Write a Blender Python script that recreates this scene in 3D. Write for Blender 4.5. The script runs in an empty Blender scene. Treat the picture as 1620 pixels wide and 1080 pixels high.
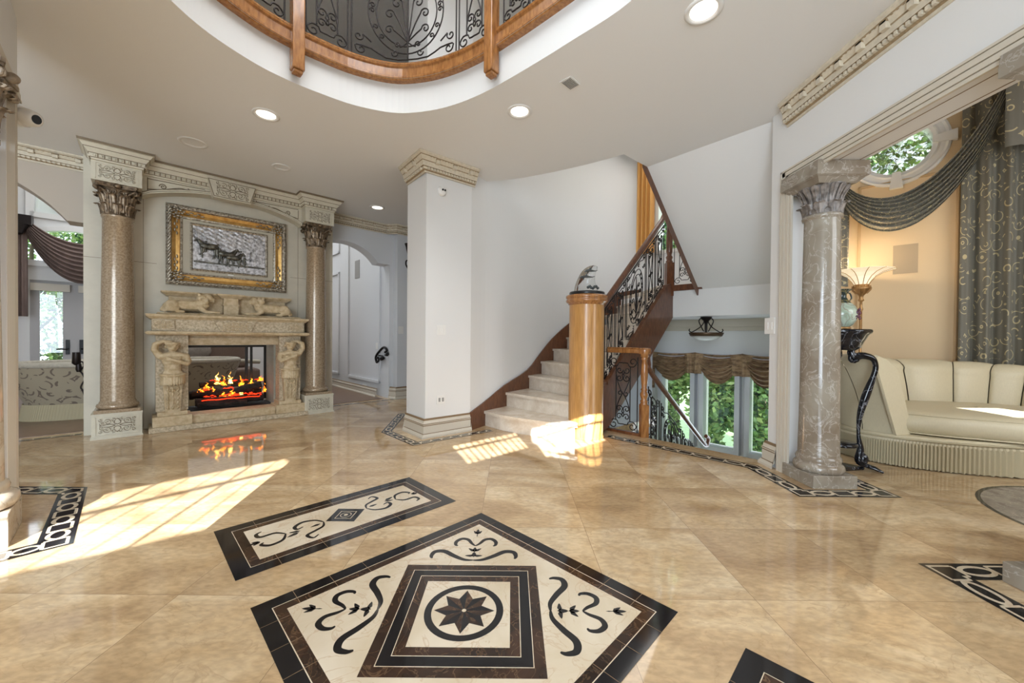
import bpy, bmesh, math, random
from mathutils import Vector, Matrix
from mathutils.geometry import tessellate_polygon
PI = math.pi
random.seed(7)
S = bpy.context.scene
COL = S.collection

# ------------------------------------------------------------------ camera
F, H = 610.0, 1.1
PITCH, ROLL = math.radians(0.57), 0.009
FW = Vector((0, math.cos(PITCH), -math.sin(PITCH)))
R0 = Vector((1, 0, 0)); U0 = Vector((0, math.sin(PITCH), math.cos(PITCH)))
RT = R0*math.cos(ROLL) + U0*math.sin(ROLL)
UP = U0*math.cos(ROLL) - R0*math.sin(ROLL)
EYE = Vector((0, 0, H))
cd = bpy.data.cameras.new('camera'); cam = bpy.data.objects.new('camera', cd); COL.objects.link(cam)
cd.sensor_width = 36; cd.lens = F/1620*36; cd.clip_start = 0.02; cd.clip_end = 300
m = Matrix((RT, UP, -FW)).transposed().to_4x4(); m.translation = EYE
cam.matrix_world = m
S.camera = cam

# ------------------------------------------------------------------ light
W = bpy.data.worlds.new('sky'); S.world = W; W.use_nodes = True
wn = W.node_tree.nodes; bgn = wn['Background']
bgn.inputs[0].default_value = (0.80, 0.90, 1.0, 1); bgn.inputs[1].default_value = 2.0
S.view_settings.view_transform = 'Standard'; S.view_settings.look = 'None'
S.view_settings.exposure = 0.69; S.view_settings.gamma = 1.0
SUN_AZ, SUN_EL = math.radians(100), math.radians(24)     # direction the light travels in plan, height of the sun
SD = Vector((math.cos(SUN_AZ)*math.cos(SUN_EL), math.sin(SUN_AZ)*math.cos(SUN_EL), -math.sin(SUN_EL)))
sl = bpy.data.lights.new('sun', 'SUN'); sl.energy = 19; sl.angle = 0.005; sl.color = (.95, .97, 1.0)
so = bpy.data.objects.new('sun', sl); COL.objects.link(so)
so.rotation_euler = SD.to_track_quat('-Z', 'Y').to_euler()

def area(name, loc, target, sx, sy, power, color=(1, 1, 1), spread=None):
    l = bpy.data.lights.new(name, 'AREA'); l.shape = 'RECTANGLE'; l.size = sx; l.size_y = sy
    l.energy = power; l.color = color
    if spread: l.spread = spread
    o = bpy.data.objects.new(name, l); COL.objects.link(o); o.location = loc
    o.rotation_euler = (Vector(target)-Vector(loc)).to_track_quat('-Z', 'Y').to_euler()
    return o
DAY = (0.77, 0.885, 1.0); NEU = (1.0, .97, .93)
area('entry_fill', (0.6, -2.3, 1.7), (0.2, 5, 1.9), 3.4, 2.6, 125, DAY)  # added fill lamp behind the viewer, no window modelled here
area('entry_side_fill', (-1.9, -3.2, 1.5), (-3.0, 4.0, 2.3), 3.0, 2.4, 165, (.74, .87, 1))  # second fill lamp, added to brighten the left side
area('upper_hall_fill', (-.6, 1.6, 5.3), (-.6, 1.7, 0), 2.4, 2.4, 80, (.92, .96, 1))  # fill lamp added under the upper ceiling, shining down the oval opening
area('living_room_fill', (-5.9, 7.2, 5.2), (-5.6, 7.0, 0), 4.2, 4.2, 100, (.9, .95, 1))  # fill lamp added high in the living room, away from its doors
area('stair_window_daylight', (2.6, 6.0, 4.4), (1.4, 5.2, 1.6), 1.4, 1.4, 13, NEU)
area('lower_window_daylight', (3.0, 5.9, -.1), (2.2, 4.6, .3), 1.3, 1.0, 9, DAY)
area('salon_fill', (4.6, .6, 2.2), (4.4, 4.4, .9), 2.2, 1.8, 44, (.9, .95, 1))  # unseen fill lamp added to brighten the salon

# ------------------------------------------------------------------ helpers: rays
def ray(px, py): return FW + RT*((px-810)/F) + UP*((540-py)/F)
def atz(px, py, z=0.0):
    d = ray(px, py); return EYE + d*((z-H)/d.z)
def aty(px, py, y):
    d = ray(px, py); return EYE + d*(y/d.y)
def hit(px, py, a, b):
    d = ray(px, py); n = (b[1]-a[1], -(b[0]-a[0]))
    t = (n[0]*a[0]+n[1]*a[1])/(n[0]*d.x+n[1]*d.y); return EYE + d*t
HC = 3.05
def cp(px, py):
    p = atz(px, py, HC); return (p.x, p.y)

# ------------------------------------------------------------------ materials
def lin(c):
    return tuple(((x/255)/12.92 if x/255 <= .04045 else ((x/255+.055)/1.055)**2.4) for x in c)
MATS = {}
def mat(name, rgb, rough=.5, metal=0.0, spec=.5, emit=None, es=0, noise=0, scale=20, bump=0, trans=0, coat=0, rgb2=None, stretch=None, alpha=1):
    if name in MATS: return MATS[name]
    M = bpy.data.materials.new(name); M.use_nodes = True; nt = M.node_tree; b = nt.nodes['Principled BSDF']
    c = lin(rgb)
    b.inputs['Base Color'].default_value = (*c, 1); b.inputs['Roughness'].default_value = rough
    b.inputs['Metallic'].default_value = metal; b.inputs['Specular IOR Level'].default_value = spec
    if coat: b.inputs['Coat Weight'].default_value = coat; b.inputs['Coat Roughness'].default_value = .08
    if trans: b.inputs['Transmission Weight'].default_value = trans; b.inputs['IOR'].default_value = 1.28 if name == 'crystal_glass' else 1.45
    if emit: b.inputs['Emission Color'].default_value = (*lin(emit), 1); b.inputs['Emission Strength'].default_value = es
    tc = nt.nodes.new('ShaderNodeTexCoord'); mp = nt.nodes.new('ShaderNodeMapping')
    nt.links.new(tc.outputs['Object'], mp.inputs[0])
    if stretch: mp.inputs['Scale'].default_value = stretch
    nz = nt.nodes.new('ShaderNodeTexNoise'); nz.inputs['Scale'].default_value = scale; nz.inputs['Detail'].default_value = 6
    nz.inputs['Roughness'].default_value = .6
    nt.links.new(mp.outputs[0], nz.inputs['Vector'])
    r = nt.nodes.new('ShaderNodeValToRGB'); nt.links.new(nz.outputs['Fac'], r.inputs[0])
    c2 = lin(rgb2) if rgb2 else tuple(x*(1-noise) for x in c)
    r.color_ramp.elements[0].position = .36; r.color_ramp.elements[0].color = (*c2, 1)
    r.color_ramp.elements[1].position = .62; r.color_ramp.elements[1].color = (*c, 1)
    if noise or rgb2: nt.links.new(r.outputs[0], b.inputs['Base Color'])
    if bump:
        bp = nt.nodes.new('ShaderNodeBump'); bp.inputs['Strength'].default_value = bump; bp.inputs['Distance'].default_value = .01
        nt.links.new(nz.outputs['Fac'], bp.inputs['Height']); nt.links.new(bp.outputs[0], b.inputs['Normal'])
    MATS[name] = M
    return M

def marble(name, base, dark, vein, rough=.12, scale=2.2, vscale=4, vwidth=.035, stretch=(1, 1, 1), spec=.5):
    M = bpy.data.materials.new(name); M.use_nodes = True; nt = M.node_tree; b = nt.nodes['Principled BSDF']
    N = nt.nodes.new; L = nt.links.new
    tc = N('ShaderNodeTexCoord'); mp = N('ShaderNodeMapping'); mp.inputs['Scale'].default_value = stretch
    L(tc.outputs['Object'], mp.inputs[0])
    n1 = N('ShaderNodeTexNoise'); n1.inputs['Scale'].default_value = scale; n1.inputs['Detail'].default_value = 8; n1.inputs['Distortion'].default_value = .8
    L(mp.outputs[0], n1.inputs['Vector'])
    r1 = N('ShaderNodeValToRGB'); r1.color_ramp.elements[0].position = .33; r1.color_ramp.elements[1].position = .66
    r1.color_ramp.elements[0].color = (*lin(dark), 1); r1.color_ramp.elements[1].color = (*lin(base), 1)
    L(n1.outputs['Fac'], r1.inputs[0])
    n2 = N('ShaderNodeTexNoise'); n2.inputs['Scale'].default_value = vscale; n2.inputs['Detail'].default_value = 5; n2.inputs['Distortion'].default_value = 1.6
    L(mp.outputs[0], n2.inputs['Vector'])
    s = N('ShaderNodeMath'); s.operation = 'SUBTRACT'; s.inputs[1].default_value = .5; L(n2.outputs['Fac'], s.inputs[0])
    a = N('ShaderNodeMath'); a.operation = 'ABSOLUTE'; L(s.outputs[0], a.inputs[0])
    r2 = N('ShaderNodeMapRange'); r2.inputs[1].default_value = 0; r2.inputs[2].default_value = vwidth; r2.inputs[3].default_value = 1; r2.inputs[4].default_value = 0
    L(a.outputs[0], r2.inputs[0])
    mm = N('ShaderNodeMath'); mm.operation = 'MULTIPLY'; L(r2.outputs[0], mm.inputs[0]); L(n1.outputs['Fac'], mm.inputs[1])
    mx = N('ShaderNodeMix'); mx.data_type = 'RGBA'; L(mm.outputs[0], mx.inputs[0]); L(r1.outputs[0], mx.inputs[6]); mx.inputs[7].default_value = (*lin(vein), 1)
    L(mx.outputs[2], b.inputs['Base Color'])
    b.inputs['Roughness'].default_value = rough; b.inputs['Specular IOR Level'].default_value = spec
    MATS[name] = M
    return M

def floor_mat():
    M = bpy.data.materials.new('polished_beige_marble_tiles'); M.use_nodes = True; nt = M.node_tree; b = nt.nodes['Principled BSDF']
    N = nt.nodes.new; L = nt.links.new
    tc = N('ShaderNodeTexCoord')
    br = N('ShaderNodeTexBrick'); br.offset = 0; br.inputs['Scale'].default_value = 1; br.inputs['Mortar Size'].default_value = .0012
    br.inputs['Brick Width'].default_value = .61; br.inputs['Row Height'].default_value = .61; br.inputs['Bias'].default_value = 0
    br.inputs['Color1'].default_value = (0, 0, 0, 1); br.inputs['Color2'].default_value = (1, 1, 1, 1); br.inputs['Mortar'].default_value = (.5, .5, .5, 1)
    mp0 = N('ShaderNodeMapping'); mp0.inputs['Location'].default_value = (.18, .21, 0); L(tc.outputs['Object'], mp0.inputs[0]); L(mp0.outputs[0], br.inputs['Vector'])
    # each tile is cut from another place of the block
    sc = N('ShaderNodeVectorMath'); sc.operation = 'SCALE'; sc.inputs['Scale'].default_value = 7; L(br.outputs['Color'], sc.inputs[0])
    ad = N('ShaderNodeVectorMath'); ad.operation = 'ADD'; L(sc.outputs[0], ad.inputs[0]); L(tc.outputs['Object'], ad.inputs[1])
    mp = N('ShaderNodeMapping'); mp.inputs['Scale'].default_value = (1.0, 2.0, 1); mp.inputs['Rotation'].default_value = (0, 0, .5); L(ad.outputs[0], mp.inputs[0])
    n1 = N('ShaderNodeTexNoise'); n1.inputs['Scale'].default_value = 1.1; n1.inputs['Detail'].default_value = 10; n1.inputs['Roughness'].default_value = .55; n1.inputs['Distortion'].default_value = 1.2
    L(mp.outputs[0], n1.inputs['Vector'])
    r = N('ShaderNodeValToRGB'); e = r.color_ramp.elements
    e[0].position = .3; e[0].color = (*lin((158, 128, 94)), 1); e[1].position = .72; e[1].color = (*lin((218, 195, 160)), 1)
    k = r.color_ramp.elements.new(.5); k.color = (*lin((192, 163, 124)), 1)
    L(n1.outputs['Fac'], r.inputs[0])
    n2 = N('ShaderNodeTexNoise'); n2.inputs['Scale'].default_value = 26; n2.inputs['Detail'].default_value = 6; L(mp.outputs[0], n2.inputs['Vector'])
    r2 = N('ShaderNodeMapRange'); r2.inputs[1].default_value = .35; r2.inputs[2].default_value = .65; r2.inputs[3].default_value = .86; r2.inputs[4].default_value = 1.08
    L(n2.outputs['Fac'], r2.inputs[0])
    m1 = N('ShaderNodeVectorMath'); m1.operation = 'SCALE'; L(r.outputs[0], m1.inputs[0]); L(r2.outputs[0], m1.inputs['Scale'])
    tn = N('ShaderNodeSeparateColor'); L(br.outputs['Color'], tn.inputs[0])
    r3 = N('ShaderNodeMapRange'); r3.inputs[3].default_value = .93; r3.inputs[4].default_value = 1.07; L(tn.outputs[0], r3.inputs[0])
    m2 = N('ShaderNodeVectorMath'); m2.operation = 'SCALE'; L(m1.outputs[0], m2.inputs[0]); L(r3.outputs[0], m2.inputs['Scale'])
    v = N('ShaderNodeTexNoise'); v.inputs['Scale'].default_value = 3.2; v.inputs['Detail'].default_value = 7; v.inputs['Distortion'].default_value = 1.8; L(mp.outputs[0], v.inputs['Vector'])
    vs_ = N('ShaderNodeMath'); vs_.operation = 'SUBTRACT'; vs_.inputs[1].default_value = .5; L(v.outputs['Fac'], vs_.inputs[0])
    va = N('ShaderNodeMath'); va.operation = 'ABSOLUTE'; L(vs_.outputs[0], va.inputs[0])
    vr = N('ShaderNodeMapRange'); vr.inputs[1].default_value = 0; vr.inputs[2].default_value = .018; vr.inputs[3].default_value = .45; vr.inputs[4].default_value = 0; L(va.outputs[0], vr.inputs[0])
    vg = N('ShaderNodeMath'); vg.operation = 'MULTIPLY'; L(vr.outputs[0], vg.inputs[0]); L(n1.outputs['Fac'], vg.inputs[1])
    vm = N('ShaderNodeMix'); vm.data_type = 'RGBA'; L(vg.outputs[0], vm.inputs[0]); L(m2.outputs[0], vm.inputs[6]); vm.inputs[7].default_value = (*lin((132, 100, 66)), 1)
    m2 = vm; m2o = vm.outputs[2]
    mx = N('ShaderNodeMix'); mx.data_type = 'RGBA'; L(br.outputs['Fac'], mx.inputs[0]); L(m2o, mx.inputs[6]); mx.inputs[7].default_value = (*lin((140, 115, 88)), 1)
    L(mx.outputs[2], b.inputs['Base Color'])
    b.inputs['Roughness'].default_value = .05; b.inputs['Specular IOR Level'].default_value = .75
    return M

WHITE = mat('white_wall_paint', (226, 225, 223), .6)
CEIL = mat('ceiling_paint', (232, 231, 229), .7)
FASC = mat('white_fascia_paint', (222, 221, 218), .6)
TRIM = mat('cream_trim_paint', (205, 196, 180), .45)
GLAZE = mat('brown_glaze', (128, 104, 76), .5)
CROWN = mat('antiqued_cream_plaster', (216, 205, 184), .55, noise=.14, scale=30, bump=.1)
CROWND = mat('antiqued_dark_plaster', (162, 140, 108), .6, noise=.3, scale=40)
BLACK = mat('black_granite', (26, 24, 26), .08, noise=.3, scale=60)
BROWNM = marble('emperador_marble', (66, 46, 34), (40, 28, 22), (120, 92, 66), .1, 6, 9, .02)
INLAY = marble('cream_inlay_marble', (214, 200, 178), (196, 178, 150), (180, 150, 120), .1, 3, 5, .02)
FLOOR = floor_mat()
OAK = mat('golden_oak', (196, 146, 82), .32, coat=.25, rgb2=(168, 118, 60), scale=12, stretch=(8, 8, .4))
OAKD = mat('dark_stained_oak', (112, 66, 36), .38, coat=.4, rgb2=(84, 44, 20), scale=9, stretch=(5, 5, 1.2))
OAKM = mat('honey_oak', (172, 118, 66), .25, coat=.4, rgb2=(134, 86, 44), scale=9, stretch=(5, 5, 1.0))
IRON = mat('wrought_iron', (44, 38, 36), .4, metal=.7)
IRONB = mat('black_iron', (20, 19, 20), .4, metal=.5)
STEPM = marble('travertine_step', (226, 214, 198), (208, 192, 172), (234, 226, 214), .18, 5, 8, .03)
LIME = mat('cream_limestone_panel', (206, 198, 180), .5, noise=.08, scale=5, bump=.05)
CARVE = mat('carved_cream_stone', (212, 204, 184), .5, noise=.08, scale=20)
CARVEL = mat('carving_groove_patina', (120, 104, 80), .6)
AGED = mat('aged_tan_stone', (210, 190, 156), .5, rgb2=(184, 160, 122), scale=18, bump=.12)
AGEDG = mat('pitted_tan_stone', (212, 196, 168), .6, rgb2=(168, 150, 122), scale=40, bump=.4)
BRONZE = mat('bronze_crackle_shaft', (176, 156, 130), .24, rgb2=(148, 126, 100), scale=55, metal=.15, bump=.12, coat=.3)
BRONZED = mat('antique_bronze_capital', (150, 130, 106), .35, rgb2=(78, 62, 46), scale=22, metal=.45, bump=.3)
GREYM = marble('grey_brown_marble', (158, 150, 136), (128, 114, 98), (202, 196, 188), .12, 3, 7, .022)
GREYC = mat('carved_grey_stone', (150, 142, 136), .35, rgb2=(92, 84, 78), scale=18, bump=.2)
LEFTM = marble('cream_veined_marble', (204, 194, 178), (176, 158, 134), (150, 128, 100), .12, 3, 4, .02)
SILVER = mat('silvered_relief', (214, 214, 218), .3, metal=.6, rgb2=(128, 126, 126), scale=26, bump=.3)
SILVERD = mat('dark_silvered_relief', (120, 118, 108), .35, metal=.7, rgb2=(60, 58, 54), scale=30, bump=.4)
GOLD = mat('gold_leaf', (226, 184, 112), .28, metal=.7, rgb2=(186, 138, 72), scale=10)
ANTSIL = mat('antique_silver_frame', (196, 188, 172), .28, metal=.6, rgb2=(112, 100, 84), scale=40, bump=.3)
LINEN = mat('linen_mat', (186, 178, 160), .9)
DARK = mat('firebox_black', (22, 22, 22), .7)
FBRICK = mat('pale_firebrick', (168, 166, 152), .8, noise=.15, scale=8)
LOG = mat('charred_log', (58, 44, 36), .9, rgb2=(18, 14, 12), scale=16, bump=.8, stretch=(1, 1, 1))
EMBER = mat('glowing_ember', (200, 40, 10), .8, emit=(255, 50, 14), es=1.6)
FLAME = mat('flame', (255, 150, 40), .8, emit=(255, 150, 36), es=6)
FLAMEH = mat('flame_core', (255, 220, 120), .8, emit=(255, 214, 110), es=8)
PEACH = mat('peach_wall_paint', (224, 198, 158), .6)
GLASS = mat('clear_glass', (255, 255, 255), 0, trans=1)
CRYSTAL = mat('crystal_glass', (250, 253, 255), .02, trans=1)
SMOKEG = mat('smoky_grey_glass', (70, 74, 74), .15)
WHITEP = mat('white_plastic', (232, 230, 226), .35)
GREYP = mat('grey_plastic', (150, 148, 144), .5)
BLKP = mat('black_plastic', (24, 24, 25), .3)
LAMPE = mat('lamp_lens', (255, 250, 240), .4, emit=(255, 246, 230), es=2.2)
MULB = mat('taupe_upholstery', (128, 108, 96), .85, noise=.2, scale=60)
SWAGB = mat('mauve_brown_drape', (122, 102, 94), .7, noise=.25, scale=6, stretch=(1, 1, .3))
UPW = mat('upper_hall_taupe', (186, 174, 160), .7)
UPB = mat('upper_hall_beige', (232, 208, 164), .7)
PANEL = mat('panelled_wall_paint', (214, 215, 217), .55)
LSOFA = mat('cream_silk_upholstery', (208, 196, 166), .45, noise=.05, scale=120, stretch=(1, 1, .3))
FRINGE = mat('beige_fringe', (176, 164, 134), .8)
NERO = marble('black_veined_marble', (30, 31, 36), (14, 14, 17), (170, 172, 180), .08, 5, 5, .012)
LEAF = [mat('leaf_light', (172, 196, 120), .5, noise=.3, scale=3), mat('leaf_mid', (120, 158, 92), .5, noise=.3, scale=3), mat('leaf_deep', (56, 92, 60), .5, noise=.3, scale=3)]
BARK = mat('bark', (84, 72, 58), .9)
WELLSHADE = mat('stair_well_shade_grey', (176, 180, 188), .65)  # bluish shade of the stair well put into the wall colour
CARPET = mat('brown_wood_floor', (120, 92, 72), .3, noise=.2, scale=10)

def flame_mat(name, c1, c2, es):
    M = bpy.data.materials.new(name); M.use_nodes = True; nt = M.node_tree; N = nt.nodes.new; L = nt.links.new
    out = nt.nodes['Material Output']; nt.nodes.remove(nt.nodes['Principled BSDF'])
    tc = N('ShaderNodeTexCoord'); nz = N('ShaderNodeTexNoise'); nz.inputs['Scale'].default_value = 22; nz.inputs['Detail'].default_value = 3
    L(tc.outputs['Object'], nz.inputs['Vector'])
    r = N('ShaderNodeValToRGB'); r.color_ramp.elements[0].position = .38; r.color_ramp.elements[0].color = (*lin(c1), 1); r.color_ramp.elements[1].position = .6; r.color_ramp.elements[1].color = (*lin(c2), 1)
    L(nz.outputs['Fac'], r.inputs[0])
    em = N('ShaderNodeEmission'); em.inputs[1].default_value = es; L(r.outputs[0], em.inputs[0])
    tr = N('ShaderNodeBsdfTransparent'); mx = N('ShaderNodeMixShader'); lw_ = N('ShaderNodeMapRange'); lw_.inputs[1].default_value = .40; lw_.inputs[2].default_value = .56
    L(nz.outputs['Fac'], lw_.inputs[0]); L(lw_.outputs[0], mx.inputs[0]); L(tr.outputs[0], mx.inputs[1]); L(em.outputs[0], mx.inputs[2]); L(mx.outputs[0], out.inputs[0])
    return M
FLAME = flame_mat('flame_orange', (255, 70, 10), (255, 160, 40), 3.2)
FLAMEH = flame_mat('flame_bright', (255, 130, 30), (255, 220, 110), 4.5)
def pattern_fabric(name, base, pat, scale=9, thr=.08, rough=.6, kind='scroll', pat2=None):
    M = bpy.data.materials.new(name); M.use_nodes = True; nt = M.node_tree; b = nt.nodes['Principled BSDF']
    N = nt.nodes.new; L = nt.links.new
    tc = N('ShaderNodeTexCoord')
    v = N('ShaderNodeTexVoronoi'); v.feature = 'F1'; v.inputs['Scale'].default_value = scale; v.inputs['Randomness'].default_value = .55
    L(tc.outputs['UV'], v.inputs['Vector'])
    w = N('ShaderNodeMath'); w.operation = 'MULTIPLY'; w.inputs[1].default_value = 3.2 if kind == 'scroll' else 5; L(v.outputs['Distance'], w.inputs[0])
    fr = N('ShaderNodeMath'); fr.operation = 'FRACT'; L(w.outputs[0], fr.inputs[0])
    sb = N('ShaderNodeMath'); sb.operation = 'SUBTRACT'; sb.inputs[1].default_value = .5; L(fr.outputs[0], sb.inputs[0])
    ab = N('ShaderNodeMath'); ab.operation = 'ABSOLUTE'; L(sb.outputs[0], ab.inputs[0])
    lt = N('ShaderNodeMath'); lt.operation = 'LESS_THAN'; lt.inputs[1].default_value = thr; L(ab.outputs[0], lt.inputs[0])
    nz = N('ShaderNodeTexNoise'); nz.inputs['Scale'].default_value = scale*1.3; L(tc.outputs['UV'], nz.inputs['Vector'])
    gt = N('ShaderNodeMath'); gt.operation = 'GREATER_THAN'; gt.inputs[1].default_value = .49; L(nz.outputs['Fac'], gt.inputs[0])
    mu = N('ShaderNodeMath'); mu.operation = 'MULTIPLY'; L(lt.outputs[0], mu.inputs[0]); L(gt.outputs[0], mu.inputs[1])
    mx = N('ShaderNodeMix'); mx.data_type = 'RGBA'; mx.inputs[6].default_value = (*lin(base), 1); mx.inputs[7].default_value = (*lin(pat), 1)
    L(mu.outputs[0], mx.inputs[0]); L(mx.outputs[2], b.inputs['Base Color']); b.inputs['Roughness'].default_value = rough
    b.inputs['Sheen Weight'].default_value = .15
    MATS[name] = M
    return M
DRAPE = pattern_fabric('grey_green_scroll_damask', (110, 106, 94), (190, 176, 136), 6, .10)
VALAN = mat('plaid_bronze_fabric', (176, 146, 112), .7, rgb2=(112, 86, 64), scale=3, stretch=(3, 3, 9))
GOLDC = mat('gold_silk_curtain', (214, 160, 88), .55)
DAMASK = pattern_fabric('taupe_floral_upholstery', (158, 146, 124), (108, 94, 82), 3.4, .14, .8)

# ------------------------------------------------------------------ mesh builder
def tessellate(rings):
    if len(rings) == 1: return tessellate_polygon([[Vector((p[0], p[1], 0)) for p in rings[0]]])
    b = bmesh.new(); vs = []; ed = []
    for r in rings:
        v = [b.verts.new((p[0], p[1], 0)) for p in r]; vs += v
        ed += [b.edges.new((v[i], v[(i+1) % len(v)])) for i in range(len(v))]
    for i, v in enumerate(vs): v.index = i
    idx = {v: i for i, v in enumerate(vs)}
    g = bmesh.ops.triangle_fill(b, edges=ed, use_beauty=True, use_dissolve=False, normal=(0, 0, 1))
    tri = [tuple(idx[v] for v in f.verts) for f in g['geom'] if isinstance(f, bmesh.types.BMFace)]
    b.free(); return tri
class MB:
    def __init__(s): s.v = []; s.f = []; s.m = []; s.sm = []; s.M = Matrix.Identity(4)
    def add(s, vs, fs, mi=0, smooth=False):
        k = len(s.v); M = s.M
        s.v += [tuple(M @ Vector(p)) for p in vs]
        for f in fs: s.f.append([k+i for i in f]); s.m.append(mi); s.sm.append(smooth)
        return s
    def box(s, x0, x1, y0, y1, z0, z1, mi=0):
        vs = [(x, y, z) for z in (z0, z1) for x, y in ((x0, y0), (x1, y0), (x1, y1), (x0, y1))]
        return s.add(vs, [(3, 2, 1, 0), (4, 5, 6, 7), (0, 1, 5, 4), (1, 2, 6, 5), (2, 3, 7, 6), (3, 0, 4, 7)], mi)
    def prism(s, poly, z0, z1, mi=0, holes=(), smooth=False, mside=None):
        rings = [list(poly)] + [list(h) for h in holes]
        tri = tessellate(rings)
        flat = [p for r in rings for p in r]; n = len(flat)
        s.add([(p[0], p[1], z0) for p in flat] + [(p[0], p[1], z1) for p in flat],
              [tuple(reversed(t)) for t in tri] + [tuple(i+n for i in t) for t in tri], mi)
        for r in rings:
            q = len(r)
            s.add([(p[0], p[1], z0) for p in r] + [(p[0], p[1], z1) for p in r],
                  [(i, (i+1) % q, q+(i+1) % q, q+i) for i in range(q)], mi if mside is None else mside, smooth)
        return s
    def flat(s, poly, z, mi=0, holes=()):
        rings = [list(poly)] + [list(h) for h in holes]
        tri = tessellate(rings)
        return s.add([(p[0], p[1], z) for r in rings for p in r], tri, mi)
    def vprism(s, poly, y0, y1, mi=0, holes=()):
        """poly in (x, z), extruded along y"""
        M = s.M; s.M = M @ Matrix(((1, 0, 0, 0), (0, 0, 1, 0), (0, 1, 0, 0), (0, 0, 0, 1)))
        s.prism(poly, y0, y1, mi, holes); s.M = M
        return s
    def lathe(s, prof, n=32, c=(0, 0, 0), mi=0, smooth=True, sx=1, sy=1, a0=0, caps=True):
        vs = []; q = len(prof)
        for r, z in prof:
            for i in range(n):
                a = a0+2*PI*i/n; vs.append((c[0]+r*sx*math.cos(a), c[1]+r*sy*math.sin(a), c[2]+z))
        fs = [(j*n+i, j*n+(i+1) % n, (j+1)*n+(i+1) % n, (j+1)*n+i) for j in range(q-1) for i in range(n)]
        s.add(vs, fs, mi, smooth)
        if caps and prof[0][0] > 1e-5: s.add(vs[:n], [tuple(range(n-1, -1, -1))], mi)
        if caps and prof[-1][0] > 1e-5: s.add(vs[-n:], [tuple(range(n))], mi)
        return s
    def tube(s, pts, r, n=6, mi=0, closed=False, smooth=True):
        pts = [Vector(p) for p in pts]; q = len(pts)
        rs = r if isinstance(r, (list, tuple)) else [r]*q
        vs = []; up = None
        for i, p in enumerate(pts):
            a = pts[(i-1) % q] if (closed or i) else p; b = pts[(i+1) % q] if (closed or i < q-1) else p
            t = (b-a)
            if t.length < 1e-9: t = Vector((0, 0, 1))
            t.normalize()
            if up is None: up = Vector((0, 0, 1)) if abs(t.z) < .9 else Vector((1, 0, 0))
            x = t.cross(up)
            if x.length < 1e-4: x = t.orthogonal()
            x.normalize(); y = x.cross(t); up = y
            for k in range(n):
                an = 2*PI*k/n; vs.append(p + (x*math.cos(an)+y*math.sin(an))*rs[i])
        L = q if closed else q-1
        fs = [(j*n+k, j*n+(k+1) % n, ((j+1) % q)*n+(k+1) % n, ((j+1) % q)*n+k) for j in range(L) for k in range(n)]
        s.add(vs, fs, mi, smooth)
        if not closed:
            s.add(vs[:n], [tuple(range(n))], mi); s.add(vs[-n:], [tuple(range(n-1, -1, -1))], mi)
        return s
    def sweep(s, path, prof, closed=False, mis=0, caps=True):
        """path in plan, profile (offset to the right of travel, z)"""
        q = len(path); k = len(prof); vs = []
        P = [Vector((p[0], p[1])) for p in path]
        for i in range(q):
            a = P[(i-1) % q] if (closed or i) else None; b = P[(i+1) % q] if (closed or i < q-1) else None
            d1 = (P[i]-a).normalized() if a is not None else None; d2 = (b-P[i]).normalized() if b is not None else None
            if d1 is None: d1 = d2
            if d2 is None: d2 = d1
            n1 = Vector((d1.y, -d1.x)); n2 = Vector((d2.y, -d2.x)); mm = n1+n2
            if mm.length < 1e-6: mm = n1
            mm.normalize(); mm = mm/max(.3, mm.dot(n1))
            for o, z in prof: vs.append((P[i].x+mm.x*o, P[i].y+mm.y*o, z))
        L = q if closed else q-1
        for j in range(L):
            for e in range(k-1):
                mi = mis[e] if isinstance(mis, (list, tuple)) else mis
                s.add([vs[j*k+e], vs[j*k+e+1], vs[((j+1) % q)*k+e+1], vs[((j+1) % q)*k+e]], [(0, 1, 2, 3)], mi)
        if not closed and caps:
            m0 = mis[0] if isinstance(mis, (list, tuple)) else mis
            s.add(vs[:k], [tuple(range(k))], m0); s.add(vs[-k:], [tuple(range(k))], m0)
        return s
    def grid(s, fn, nu, nv, mi=0, smooth=True, uv=False):
        vs = [fn(i/nu, j/nv) for j in range(nv+1) for i in range(nu+1)]
        fs = [(j*(nu+1)+i, j*(nu+1)+i+1, (j+1)*(nu+1)+i+1, (j+1)*(nu+1)+i) for j in range(nv) for i in range(nu)]
        if uv: s.uvs = [(i/nu, j/nv) for j in range(nv+1) for i in range(nu+1)]
        return s.add(vs, fs, mi, smooth)
    def ball(s, c, r, n=12, mi=0):
        rx, ry, rz = r if isinstance(r, (tuple, list)) else (r, r, r)
        pr = [(math.sin(PI*j/n), -math.cos(PI*j/n)) for j in range(n+1)]
        vs = [(c[0]+rx*a*math.cos(2*PI*i/(n+4)), c[1]+ry*a*math.sin(2*PI*i/(n+4)), c[2]+rz*b) for a, b in pr for i in range(n+4)]
        w = n+4
        return s.add(vs, [(j*w+i, j*w+(i+1) % w, (j+1)*w+(i+1) % w, (j+1)*w+i) for j in range(n) for i in range(w)], mi, True)
    def build(s, name, mats, parent=None, uvscale=None):
        me = bpy.data.meshes.new(name); me.from_pydata(s.v, [], s.f)
        for M in (mats if isinstance(mats, (list, tuple)) else [mats]): me.materials.append(M)
        me.polygons.foreach_set('material_index', s.m); me.polygons.foreach_set('use_smooth', s.sm)
        if hasattr(s, 'uvs'):
            ul = me.uv_layers.new(name='uv'); sx, sy = uvscale or (1, 1)
            for lp in me.loops:
                u, v = s.uvs[lp.vertex_index] if lp.vertex_index < len(s.uvs) else (0, 0)
                ul.data[lp.index].uv = (u*sx, v*sy)
        me.validate(); me.update()
        bm = bmesh.new(); bm.from_mesh(me)
        if len(bm.faces) < 60000: bmesh.ops.recalc_face_normals(bm, faces=bm.faces)
        bm.to_mesh(me); bm.free()
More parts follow.
